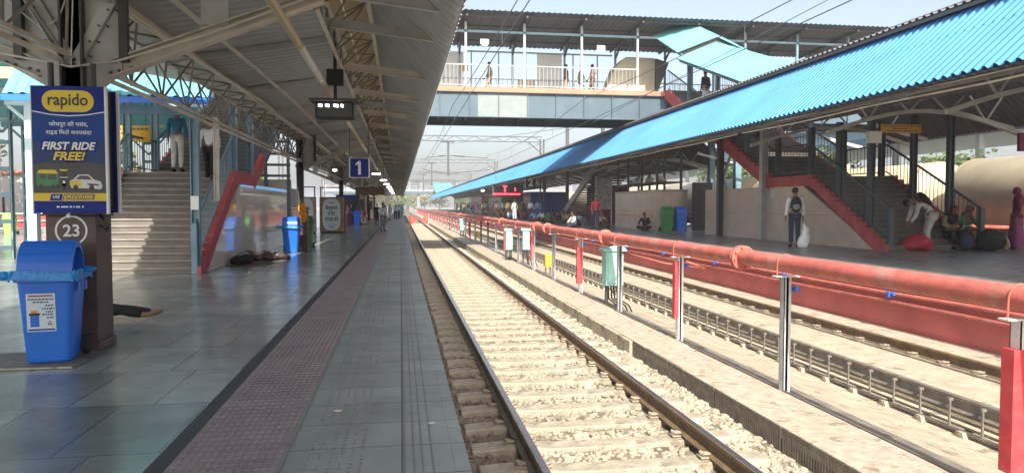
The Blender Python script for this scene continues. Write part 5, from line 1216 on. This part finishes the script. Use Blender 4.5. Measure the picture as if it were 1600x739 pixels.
def person(pose, loc, rz, label, top='c_white', bottom='c_navy', shoes='c_black', hair='hair', scale=1.0, group=None, longs=True, skirt=False, scarf=None, pack=None, barefoot=False):
    A = archetype(pose, POSES[pose], skirt, longs)
    o = thing('person', loc, label, 'person', group); o.rotation_euler = (0, 0, rz); o.scale = (scale,) * 3; ORG[o.name] = (0, 0, 0)
    for nm, m in (('body', 'skin'), ('shirt', top), ('trousers', bottom), ('shoes', shoes), ('hair', hair)):
        if nm == 'shoes' and barefoot: continue
        c = bpy.data.objects.new(nm, A[nm]); COL.objects.link(c); c.parent = o
        c.material_slots[0].link = 'OBJECT'; c.material_slots[0].material = M[m]
    V = A['P']
    if skirt and pose in ('STAND', 'WALK', 'PHONE'):
        k = MB(); n = 20; rows = [(.98, .135), (.80, .17), (.5, .2), (.06, .25)]
        vs = [((r + .012 * math.sin(5 * 2 * math.pi * j / n) * (i / 2)) * math.cos(2 * math.pi * j / n), (r * .85) * math.sin(2 * math.pi * j / n), z) for i, (z, r) in enumerate(rows) for j in range(n)]
        k.add(vs, [(i * n + j, i * n + (j + 1) % n, (i + 1) * n + (j + 1) % n, (i + 1) * n + j) for i in range(3) for j in range(n)]); k.build('skirt', bottom, o, smooth=True)
    if scarf:
        k = MB(); k.ell(A['hc'] - A['fw'] * .02 + Vector((0, 0, .02)), (.1, .105, .115), 14, 10, 0, A['Fm'])
        hcv, f_ = A['hc'], A['fw']; k.f = [f for f in k.f if sum((Vector(k.v[i]) - hcv).dot(f_) for i in f) / 4 < .05]; k.m = [0] * len(k.f)
        k.ell(V['nk'] + Vector((0, -.04, -.08)), (.17, .13, .2), 14, 10)
        k.build('headscarf', scarf, o, smooth=True)
    if pack:
        k = MB(); c = V['ch'].lerp(V['sp'], .35); bk = (V['ch'] - V['pel']).normalized(); back = Vector((0, -1, 0)) if pose != 'BEND' else Vector((.2, -.2, 1)).normalized()
        Fm = Matrix((Vector((1, 0, 0)), -back, bk)).transposed() if pose != 'BEND' else Matrix((Vector((1, 0, 0)), bk, back)).transposed()
        dim = (.15, .09, .23) if pose != 'BEND' else (.17, .22, .1)
        k.ell(c + back * .17 + (Vector((0, -.02, 0)) if pose == 'BEND' else Vector()), dim, 14, 10, 0, Fm); k.v = [tuple(p) for p in k.v]
        pk = k.build('backpack', pack, o, smooth=True)
        k = MB(); k.ell(c + back * .235 - bk * .06, (.1, .045, .09) if pose != 'BEND' else (.1, .09, .045), 12, 8, 0, Fm); q = k.build('pocket', 'c_grey' if pack == 'c_black' else pack, o, smooth=True); q.parent = pk
        k = MB()
        for s in (-1, 1): k.tube([c + back * .1 + Vector((s * .1, 0, 0)) - bk * .12, V['ch'] + Vector((s * .125, 0, 0)) - back * .13 - bk * .1, V['ch'] + Vector((s * .12, 0, 0)) + bk * .12, c + back * .1 + Vector((s * .1, 0, 0)) + bk * .15], .017, 6)
        q = k.build('strap', pack, o); q.parent = pk
    return o
pi = math.pi
person('STAND', (10.98, 18.75, .33), R(-20), 'standing man in white shirt with a black backpack, seen from behind beside a white sack', 'c_white', 'c_navy', pack='c_black')
person('BEND', (13.95, 17.3, .33), R(75), 'man in pale checked shirt bending over a red bag at the foot of the stairs', 'c_offwhite', 'c_offwhite', pack='c_black', scale=1.05)
person('STEP', (14.75, 17.42, .33), R(165), 'traveller in khaki sitting on the lowest steps behind the blue bundle', 'c_khaki', 'c_black', scarf='c_black')
person('STEP', (15.1, 17.36, .33), R(190), 'traveller in dark clothes sitting at the right end of the steps', 'c_green', 'c_brown', scarf='c_brown')
person('STAND', (16.35, 16.95, .33), R(60), 'woman in maroon headscarf standing at the right edge of the picture', 'c_maroon', 'c_plum', skirt=True, scarf='c_maroon', scale=.98)
person('SIT', (11.45, 32.6, .33), R(150), 'dark haired man in black sitting on the floor against the granite stall', 'c_black', 'c_black')
person('WALK', (9.6, 34.6, .33), R(170), 'man in red jacket walking along the opposite platform', 'c_red', 'c_navy')
person('SIT', (9.35, 37.9, .33), R(110), 'man in white shirt sitting on the floor by the red stair end', 'c_white', 'c_navy')
person('KNEES', (10.6, 37.4, .33), R(200), 'person in beige sitting behind the man in the red jacket', 'c_cream', 'c_brown')
person('KNEES', (9.9, 39.5, .33), R(150), 'person in grey blue crouched near the faded poster', 'c_sky', 'c_navy')
person('STAND', (-5.95, 20.6, 2.4), R(0), 'man in teal shirt and pale trousers climbing the near stairs', 'c_teal', 'c_offwhite', scale=1.04)
person('WALK', (-4.95, 19.9, 2.1), R(5), 'man in white shirt and black trousers on the near stairs behind the post', 'c_white', 'c_black')
person('LIE', (-3.2, 9.9, 0), pi * .985, 'person lying behind the brown column, only dark trousers and bare feet showing', 'c_grey', 'c_black', barefoot=True)
person('PHONE', (-1.04, 42.7, 0), R(200), 'person in white top standing alone mid platform by the tactile strip', 'c_white', 'c_grey')
for i, (x, y, p_, rz, t, b_, lb) in enumerate((
    (-1.1, 78, 'STAND', 150, 'c_white', 'c_white', 'far man all in white in the group on the near platform'), (-.55, 80, 'STAND', 200, 'c_sky', 'c_navy', 'far man in light blue shirt and navy jeans in the platform group'), (-.2, 82, 'WALK', 170, 'c_sky', 'c_navy', 'far person in pale blue at the right of the platform group'),
    (.18, 92, 'STAND', 180, 'c_green', 'c_green', 'far person in dark green standing at the platform edge'), (-1.6, 74, 'STAND', 150, 'c_maroon', 'c_navy', 'far person in maroon top left of the white group'), (-2.1, 66, 'STAND', 180, 'c_black', 'c_black', 'person all in black standing beyond the seated woman'),
    (-1.9, 88, 'WALK', 180, 'c_cream', 'c_brown', 'far person in cream walking past the tan stall'), (-2.7, 86, 'STAND', 90, 'c_yellow', 'c_navy', 'far person in yellow waiting by the tan stall'), (-1.4, 100, 'STAND', 180, 'c_white', 'c_grey', 'tiny far person in white at the end of the group'))):
    person(p_, (x, y, 0), R(rz), lb, t, b_, group='travellers on the near platform')
person('STEP', (-2.85, 58.7, 0), R(170), 'seated woman in red scarf and patterned dress near the third blue bin', 'c_cream', 'c_cream', scarf='c_red')
person('STAND', (-3.9, 59, 0), R(120), 'man in navy standing between the third bin and the seated woman', 'c_navy', 'c_navy')
person('STAND', (-3.9, 55, 0), R(90), 'woman in dark pink standing behind the tan notice board', 'c_pink', 'c_maroon', skirt=True)
o = thing('stone_bench', (-2.85, 58.75, 0), 'low stone bench under the seated woman in the red scarf', 'bench'); k = MB(); k.box(-3.3, -2.4, 58.6, 59, .26, .32); k.build('seat', 'concrete', o)
for x in (-3.2, -2.5): k = MB(); k.box(x - .05, x + .05, 58.65, 58.95, 0, .259); k.build('leg', 'concrete', o)
# people on the bridge and its stairs
sz = lambda y: zl2 + (DZ - zl2) * (math.floor((y - a1) / (yt - a1) * 30) + 1) / 30
person('STAND', (13.25, 30.0, sz(30.0)), R(20), 'man in black top and pale trousers on the upper opposite stairs', 'c_black', 'c_offwhite')
person('STAND', (12.95, 29.2, sz(29.2)), R(0), 'person in white just below the man in black on the stairs', 'c_white', 'c_white', scale=.8)
person('WALK', (13.9, 26.2, sz(26.2)), R(185), 'person in blue coming down behind the red upper stringer opposite', 'c_blue', 'c_navy')
for x, y, p_, rz, t, b_, lb in ((4.35, 35.2, 'WALK', 90, 'c_khaki', 'c_khaki', 'person in khaki walking alone on the footbridge'), (8.2, 35.2, 'STAND', 60, 'c_brown', 'c_khaki', 'stout person in brown on the footbridge beside the white pillar'), (9.0, 35.4, 'WALK', -90, 'c_khaki', 'c_khaki', 'shorter person in the middle of the footbridge group'), (9.5, 35.0, 'WALK', 90, 'c_cream', 'c_brown', 'taller person in cream on the footbridge near the tarpaulin')):
    person(p_, (x, y, DZ), R(rz), lb, t, b_, scale=.95, group='walkers on the footbridge')
# the crowd on the opposite platform
for x, y, p_, rz, t, b_, lb in ((9.15, 57.5, 'STAND', 10, 'c_white', 'c_white', 'man all in white at the front of the standing crowd opposite'), (9.9, 58.5, 'STAND', 30, 'c_brown', 'c_brown', 'person in brown beside the man all in white opposite'), (10.2, 56, 'STAND', -40, 'c_white', 'c_navy', 'man in white shirt and navy trousers in the standing crowd'), (10.6, 55, 'STAND', 0, 'c_sky', 'c_blue', 'person in pale blue at the right of the standing crowd'),
    (9.7, 60, 'PHONE', 90, 'c_navy', 'c_black', 'person in navy half hidden in the standing crowd opposite'), (8.98 + .4, 62, 'SIT', 200, 'c_sky', 'c_navy', 'person in pale blue squatting left of the standing crowd')):
    person(p_, (x, y, .33), R(rz), lb, t, b_, group='travellers on the opposite platform')
rnd = random.Random(11); tops = ['c_white', 'c_black', 'c_navy', 'c_red', 'c_cream', 'c_maroon', 'c_sky', 'c_khaki', 'c_grey', 'c_brown', 'c_teal', 'c_yellow', 'c_green', 'c_pink']
for i in range(13):
    person(rnd.choice(('SIT', 'KNEES')), (rnd.uniform(9.8, 12.2), rnd.uniform(44, 56), .33), rnd.uniform(0, 6.3), 'traveller sitting in the shade between the brown stair and the blue stall', rnd.choice(tops), rnd.choice(('c_navy', 'c_black', 'c_brown')), group='seated crowd opposite')
for i in range(60):
    person(rnd.choice(('STAND', 'WALK', 'PHONE', 'KNEES', 'STAND')), (rnd.uniform(9.4, 13), 63 + 75 * rnd.random() ** 1.2, .33), rnd.uniform(0, 6.3), 'distant traveller waiting in the shade far along the opposite platform', rnd.choice(tops), rnd.choice(('c_navy', 'c_black', 'c_brown', 'c_grey')), group='distant crowd opposite')

# ------------------------------------------------------------------ tank wagons beyond the opposite platform
def wagon(ya, yb, label):
    xc, zc, r = 19.9, 1.72, 1.42
    o = thing('tank_wagon', (xc, (ya + yb) / 2, -.9), label, 'tank wagon', 'tank wagons beyond the opposite platform')
    k = MB(); N = 36
    prof = [(ya, .02), (ya + .05, .6), (ya + .16, 1.0), (ya + .32, 1.28), (ya + .5, r), (yb - .5, r), (yb - .32, 1.28), (yb - .16, 1.0), (yb - .05, .6), (yb, .02)]
    k.tube([(xc, y, zc) for y, q in prof], [q for y, q in prof], N, 0); k.build('barrel', 'tank', o, smooth=True)
    for y in (ya + .5, yb - .5, (ya + yb) / 2): k = MB(); k.tube([(xc, y - .03, zc), (xc, y + .03, zc)], r + .012, N); k.build('seam_ring', 'tank_end', o)
    k = MB(); k.tube([(xc, (ya + yb) / 2, zc + r - .05), (xc, (ya + yb) / 2, zc + r + .25)], .35, 16); k.build('dome', 'tank', o)
    k = MB(); k.box(xc - 1.2, xc + 1.2, ya - .1, yb + .1, -.12, .12); k.build('underframe', 'tank_dark', o)
    for y in (ya + 1.2, ya + 3.2, yb - 3.2, yb - 1.2):
        for s in (-.84, .84): k = MB(); k.tube([(xc + s - .06, y, -.28), (xc + s + .06, y, -.28)], .45, 20); k.build('wheel', 'tank_dark', o)
    k = MB(); k.box(xc - r - .02, xc - r + .02, ya + 2, ya + 4.2, 1.4, 1.75) if False else k.box(xc - 1.16, xc - 1.12, ya + 1.2, ya + 1.24, -.1, zc + .8); k.build('ladder', 'tank_dark', o)
    return o
for i, (a, b_) in enumerate(((9.5, 22.6), (23.5, 36.6), (37.5, 50.6), (51.5, 64.6), (65.5, 78.6), (79.5, 92.6))):
    wagon(a, b_, ['nearest beige tank wagon, filling the gap at the right edge', 'second beige tank wagon, behind the wagon side stair posts', 'third beige tank wagon, behind the granite stall', 'fourth beige tank wagon, past the brown stair', 'fifth beige tank wagon, behind the far crowd', 'farthest beige tank wagon in the line'][i])
for x in (19.05, 20.75): rail(x, -.70, Y0, 200, 'rail under the tank wagons, ' + ('side nearer the platform' if x < 20 else 'side away from the platform'), ['rail_rust', 'rail_rust'])
o = thing('red_barrier_pipe', (18.2, 0, .9), 'red pipe running behind the opposite platform by the tank wagons', 'pipe')
k = MB(); k.tube([(18.1, Y0, .82), (18.1, 120, .82)], .09, 10); k.build('pipe', 'red_pipe', o, smooth=True)
for i in range(16): k = MB(); k.box(18.05, 18.15, 2 + 3.4 * i, 2.1 + 3.4 * i, -1.28, .73); k.build('post', 'grey_post', o)
o = thing('long_shed', (31, 40, 0), 'long pale blue shed far behind the tank wagons', 'shed')
k = MB(); k.box(30, 38, 12, 110, 5.3, 5.9); k.build('wall_band', 'blue_grey', o); k = MB(); k.box(30.2, 37.8, 12, 110, 5.901, 6.7); k.build('window_band', 'pale_blue', o)
k = MB(); k.box(29.6, 38.4, 11.5, 110.5, 6.701, 6.95); k.build('roof', 'girder', o)
for i in range(15): k = MB(); k.box(30, 30.3, 14 + 6.5 * i, 14.3 + 6.5 * i, -1.28, 5.29); k.build('pillar', 'galv', o)

# ------------------------------------------------------------------ trees: leaf clumps through the crown's volume
def tree_proto(h, rad, seed, m, n=1500, ls=.22, clumps=14):
    rnd = random.Random(seed); t = MB(); top = h * .62
    t.tube([(0, 0, 0), (.05 * h * .1, 0, h * .2), (rnd.uniform(-.1, .1) * h * .3, .1, h * .42), (0, 0, top)], [h * .03, h * .024, h * .017, h * .008], 8)
    cl = []
    for i in range(clumps):
        a = rnd.uniform(0, 6.28); q = rad * rnd.uniform(.2, .85); z = h * rnd.uniform(.36, .93); q *= max(.35, 1 - abs(z / h - .6) * 1.3)
        c = Vector((q * math.cos(a), q * math.sin(a), z)); cl.append((c, rad * rnd.uniform(.25, .45)))
        t.tube([(0, 0, h * rnd.uniform(.25, .5)), c * .55 + Vector((0, 0, z * .25)), c], [h * .011, h * .007, h * .003], 5)
    k = MB()
    for _ in range(n):
        c, r = rnd.choice(cl); d = Vector((rnd.gauss(0, 1), rnd.gauss(0, 1), rnd.gauss(0, .75))).normalized() * r * rnd.uniform(.35, 1.05) ** .6; p = c + d
        u = Vector((rnd.gauss(0, 1), rnd.gauss(0, 1), rnd.gauss(0, 1))).normalized(); v = u.orthogonal().normalized(); s = ls * rnd.uniform(.6, 1.3)
        k.add([p - u * s, p + v * s * .55, p + u * s, p - v * s * .55], [(0, 1, 2, 3)])
    return k, t
def tree(loc, h, rad, seed, m, label, **kw):
    o = thing('tree', loc, label, 'tree', 'trees around the station'); ORG[o.name] = (0, 0, 0)
    k, t = tree_proto(h, rad, seed, m, **kw); t.build('trunk', 'bark', o); k.build('crown', m, o); return o
tree((26.5, 31, -1.3), 5.4, 3.0, 1, 'leaf', 'dark green leafy tree behind the second tank wagon', n=2600)
tree((27, 44, -1.3), 6.0, 3.4, 2, 'leaf_light', 'light green tree seen between the opposite stair posts', n=2600)
tree((26, 24.5, -1.3), 4.9, 2.2, 3, 'leaf_light', 'small bright green tree above the nearest tank wagon', n=1800)
tree((27, 58, -1.3), 6.4, 3.6, 4, 'leaf', 'bushy tree behind the third tank wagon', n=2000)
far = [(-8, 300, 9, 6), (0, 330, 8, 6), (8, 310, 7, 5), (-18, 320, 11, 7), (18, 340, 9, 7), (28, 320, 8, 6), (40, 330, 10, 7), (4, 380, 12, 8), (-5, 420, 12, 8), (14, 430, 12, 8), (55, 340, 9, 7)]
fl = ['leftmost', 'second', 'third', 'fourth', 'fifth', 'sixth', 'seventh', 'eighth', 'ninth', 'tenth', 'last']
for i, (x, y, h, r) in enumerate(far): tree((x, y, -1.3), h, r, 20 + i, ('leaf_dry', 'leaf_light')[i % 2], 'hazy pale tree beyond the far footbridge, standing ' + ('over the near track', 'left of the tracks', 'behind the blue canopy tip')[0 if 1 < x < 12 else 1 if x <= 1 else 2], n=700, ls=.7)
for i, (x, y, h) in enumerate(((-30, 44, 9), (-34, 60, 10), (-26, 70, 8.5), (-20, 92, 9), (-14.5, 62, 6))):
    tree((x, y, -1.3), h, 4, 40 + i, 'leaf' if i % 2 else 'leaf_light', ['green tree behind the pink building at the left edge', 'taller tree farther behind the pink building', 'tree seen through the near stair railing', 'tree far behind the polished wall', 'small tree behind the notice boards'][i], n=1600, ls=.3)

# ------------------------------------------------------------------ left background: sunlit yard, fence, steel frames, pink building
o = thing('pink_building', (-32, 52, 0), 'pink and white station building with arched openings at the far left', 'building')
k = MB(); k.box(-46, -28, 46, 56, -1.28, 8.5); k.build('wall', 'plaster', o)
k = MB(); k.box(-46.3, -27.7, 45.7, 56.3, 8.501, 8.9); k.build('cornice', 'plaster_white', o); k = MB(); k.box(-46.2, -27.8, 45.75, 45.95, 3.8, 4.1); k.build('string_course', 'plaster_white', o)
for i in range(7):
    for j, z in enumerate((.6, 4.6)):
        x = -45 + 2.5 * i; pts = [(x + .7 + .7 * math.cos(math.pi * t / 10), z + 2 + .7 * math.sin(math.pi * t / 10)) for t in range(11)]; f = MB(); p2 = [(x, z)] + pts[::-1] + [(x + 1.4, z)]
        f.prism([(a + (a - x - .7) * .14, c + (c - z - 1) * .1) for a, c in p2], 'y', 45.9, 45.995); w = f.build('window', 'plaster_white', o)
        f = MB(); f.prism(p2, 'y', 45.87, 45.899); f.build('pane', 'window', w)
for i, (a, b_) in enumerate(((-27.8, 66), (-27.8, 82))):
    o = thing('low_building', (a, b_, 0), ['low white building with a dark doorway behind the near stairs', 'second low white building farther left along the yard'][i], 'building'); k = MB(); k.box(a - 8, a + 5, b_, b_ + 9, -1.28, 4.2); k.build('wall', 'plaster_white', o); k = MB(); k.box(a - 8.3, a + 5.3, b_ - .3, b_ + 9.3, 4.201, 4.5); k.build('roof', 'terra', o)
    for j in range(4): k = MB(); k.box(a - 6.5 + 3 * j, a - 5 + 3 * j, b_ - .04, b_ - .002, .6, 2.6); k.build('window', 'window', o)
o = thing('white_fence', (-20, 42.5, 0), 'white tubular fence with red panels beside the lime green bin', 'fence')
for i in range(16):
    x = -27 + 1.2 * i if i < 12 else -27 + 1.2 * i
    k = MB(); k.tube([(x, 42.5, 0), (x, 42.5, 1.15)], .035, 6); k.build('post', 'white_paint', o)
for z in (.3, .7, 1.1): k = MB(); k.tube([(-27, 42.5, z), (-8.6, 42.5, z)], .03, 6); k.build('rail', 'white_paint', o)
for i in range(12):
    k = MB(); k.box(-26.9 + 1.5 * i, -26.2 + 1.5 * i, 42.6, 42.62, .25, .95); k.build('red_panel', 'red_paint', o)
def lattice_post(x, y, h, label, w=.32, m='blue_grey'):
    o = thing('steel_post', (x, y, 0), label, 'post', 'steel posts at the left')
    k = MB()
    for s in (-1, 1): k.chan((x + s * w / 2, y, 0), (x + s * w / 2, y, h), -s * .05, .14, .01, 0, (0, 1, 0))
    k.build('channels', m, o)
    z = .25
    while z < h - .3: k = MB(); k.box(x - w / 2, x + w / 2, y - .075, y - .068, z, z + .12); k.build('batten_plate', m, o); z += .75
    k = MB(); k.bar((x - .9, y, h - .1), (x + .9, y, h + .1), .1, .14); k.bar((x, y, h - .8), (x + .7, y, h), .06, .06); k.bar((x, y, h - .8), (x - .7, y, h - .1), .06, .06); k.build('arm', m, o); return o
o = thing('pale_post', (-8.95, 19.3, 0), 'pale sky blue post with a small top arm left of the advert board', 'post')
k = MB(); k.box(-9.06, -8.84, 19.2, 19.4, 0, 3.95); k.build('shaft', 'pale_blue', o); k = MB(); k.box(-9.5, -8.84, 19.22, 19.38, 3.951, 4.1); k.bar((-9.06, 19.3, 3.6), (-9.45, 19.3, 3.95), .08); k.build('arm', 'pale_blue', o); k = MB(); k.box(-8.838, -8.7, 19.2, 19.4, 2.4, 3.2); k.build('box', 'steel_dark', o)
lattice_post(-11.2, 22.5, 4.4, 'battened blue grey steel post at the left edge of the picture', .4)
lattice_post(-12.8, 27.5, 4.4, 'second battened steel post farther back at the left edge', .4)
lattice_post(-10.2, 31.5, 4.4, 'steel post seen between the left canopy and the advert board', .36)
o = thing('left_canopy', (-10, 20, 4.6), 'blue ribbed sheet roof with a timber edge at the upper left', 'canopy')
k = MB(); k.corr((-14.5, 17.5, 4.62), (6.2, 0, .55), (0, 20, 0), (0, 0, 1), .3, .04, 0); k.build('sheet', 'sheet_top', o)
k = MB(); k.corr((-14.5, 17.5, 4.58), (6.2, 0, .55), (0, 20, 0), (0, 0, -1), .3, .03, 0); k.build('underside', 'sheet_cyan', o)
for y in (17.6, 22.5, 27.5, 32.5): k = MB(); k.bar((-14.4, y, 4.50), (-8.3, y, 5.04), .08, .12); k.build('rafter', 'steel_light', o)
k = MB(); k.box(-14.5, -8.2, 17.40, 17.48, 4.3, 4.55); k.build('edge_beam', 'pvc', o)

# ------------------------------------------------------------------ overhead line: portals, masts and wires
def portal(y, x0, x1, z, label, drops):
    o = thing('portal_gantry', ((x0 + x1) / 2, y, z), label, 'gantry', 'overhead line portals')
    for x in (x0, x1):
        k = MB()
        for dx in (-.15, .15): k.bar((x + dx, y, -1.28), (x + dx, y, z + .25), .09, .12)
        n = 9
        for i in range(n): a = -1.2 + (z + 1.2) * i / n; c = -1.2 + (z + 1.2) * (i + 1) / n; k.bar((x - .15, y, a), (x + .15, y, c), .03)
        k.build('mast', 'mast', o)
    k = MB()
    for dz in (0, .42): k.bar((x0, y, z + dz), (x1, y, z + dz), .07, .07)
    n = int((x1 - x0) / 1.6)
    for i in range(n): a = x0 + (x1 - x0) * i / n; c = x0 + (x1 - x0) * (i + 1) / n; k.bar((a, y, z), ((a + c) / 2, y, z + .42), .04); k.bar(((a + c) / 2, y, z + .42), (c, y, z), .04)
    k.bar((x1, y, z - 1.0), (x1 - 1.2, y, z), .08); k.build('beam', 'mast', o)
    for dx in drops:
        k = MB(); k.box(dx - .09, dx + .09, y - .09, y + .09, z - 2.9, z - .02); k.box(dx - .55, dx + .55, y - .15, y + .15, z - .12, z - .05); k.build('drop_arm', 'mast', o)
        for s, wx in ((-1, 2.05), (1, 7.27)):
            k = MB(); p, q = Vector((dx + s * .1, y, z - 1.2)), Vector((wx, y, z - 1.9 + .5)); k.tube([p, q], .03, 6); k.tube([(dx + s * .1, y, z - 2.7), (wx + (-s) * -.2, y, z - 2.35)], .03, 6); k.build('cantilever', 'mast', o)
            k = MB(); a, c = p.lerp(q, .1), p.lerp(q, .4); k.tube([a.lerp(c, t / 12) for t in range(13)], [.035 if t % 2 else .075 for t in range(13)], 8); k.build('insulator', 'insul', o)
    return o
portal(60, -9.5, 11.9, 6.9, 'nearest overhead line portal seen under the footbridge', (3.95,))
portal(92, -9.5, 12.2, 7.0, 'second overhead line portal, smaller, behind the first', (3.95,))
portal(126, -9.5, 12.2, 7.0, 'third overhead line portal behind the second', (3.95,))
portal(165, -9.5, 12.4, 7.0, 'fourth overhead line portal, thin and pale', (3.95,))
portal(70, 21.8, 34, 7.0, 'portal over the tank wagon tracks, right of the near portal', ())
for x, y, h, lb in ((11.2, 50, 9.2, ''), (13.4, 57, 8.2, 'bare slim mast standing right of the near portal'), (15.5, 54, 8.6, 'taller slim mast rising above the blue canopy')):
    if not lb: continue
    o = thing('slim_mast', (x, y, .33), lb, 'mast'); k = MB(); k.box(x - .12, x + .12, y - .12, y + .12, .331, h); k.build('shaft', 'mast', o)
    k = MB(); k.bar((x, y, h - .4), (x + 1.3, y, h - .2), .05); k.build('arm', 'galv', o)
def wire(name, label, pts, r=.011):
    o = thing(name, pts[0], label, 'wire', 'overhead wires'); k = MB(); k.tube(pts, r, 5); k.build('strand', 'wire', o); return o
def caten(x, ycs, z, sag):
    pts = []
    for a, c in zip(ycs, ycs[1:]):
        for i in range(9): t = i / 8; pts.append((x, a + (c - a) * t, z - sag * 4 * t * (1 - t)))
    return pts
sup = [-36, -4, 28, 60, 92, 126, 165, 205, 245]
wire('contact_wire', 'lower overhead contact wire above the near track', [(2.0, -20, 4.72), (2.05, 60, 4.72), (2.05, 245, 4.72)])
wire('catenary_wire', 'upper sagging catenary wire above the near track', caten(2.05, sup, 5.45, .35))
wire('contact_wire', 'lower overhead contact wire above the far track', [(7.27, -20, 4.9), (7.27, 60, 4.75), (7.27, 245, 4.72)])
wire('catenary_wire', 'upper sagging catenary wire above the far track', caten(7.27, sup, 5.75, .4))
wire('feeder_wire', 'thin feeder wire slanting across the sky under the footbridge', [(3.95, 60, 6.6), (9.0, 33.5, 5.4), (14.5, 4, 9)], .012)
k = 0
for x, lb in ((2.05, 'short dropper between the near track wires'), (7.27, 'short dropper between the far track wires')):
    m0 = None
    for y in [8 + 6.5 * i for i in range(14)]:
        t = ((y + 4) % 32) / 32; zt = (5.45 if x < 5 else 5.75) - (.35 if x < 5 else .4) * 4 * t * (1 - t)
        if y > 60: break
        k = MB(); k.tube([(x, y, 4.74 if x < 5 else 4.84), (x, y, zt)], .006, 4)
        tag(k.build('dropper', 'wire', org=(x, y, zt)), lb, 'wire', 'droppers')
hz = MB(); hz.box(-700, 700, -320, 1600, -2.6, 22)
hm = bpy.data.materials.new('haze'); hm.use_nodes = True; hn = hm.node_tree; hn.nodes.clear()
ho = hn.nodes.new('ShaderNodeOutputMaterial'); hv = hn.nodes.new('ShaderNodeVolumePrincipled'); hv.inputs['Color'].default_value = (.93, .95, 1, 1); hv.inputs['Density'].default_value = .0011; hv.inputs['Anisotropy'].default_value = .1
hn.links.new(hv.outputs[0], ho.inputs['Volume']); M['haze'] = hm
ho_ = hz.build('haze', 'haze'); ho_['kind'] = 'stuff'
for o in list(COL.objects):
    if o.parent is None and 'category' in o and 'kind' not in o: o['kind'] = 'thing'
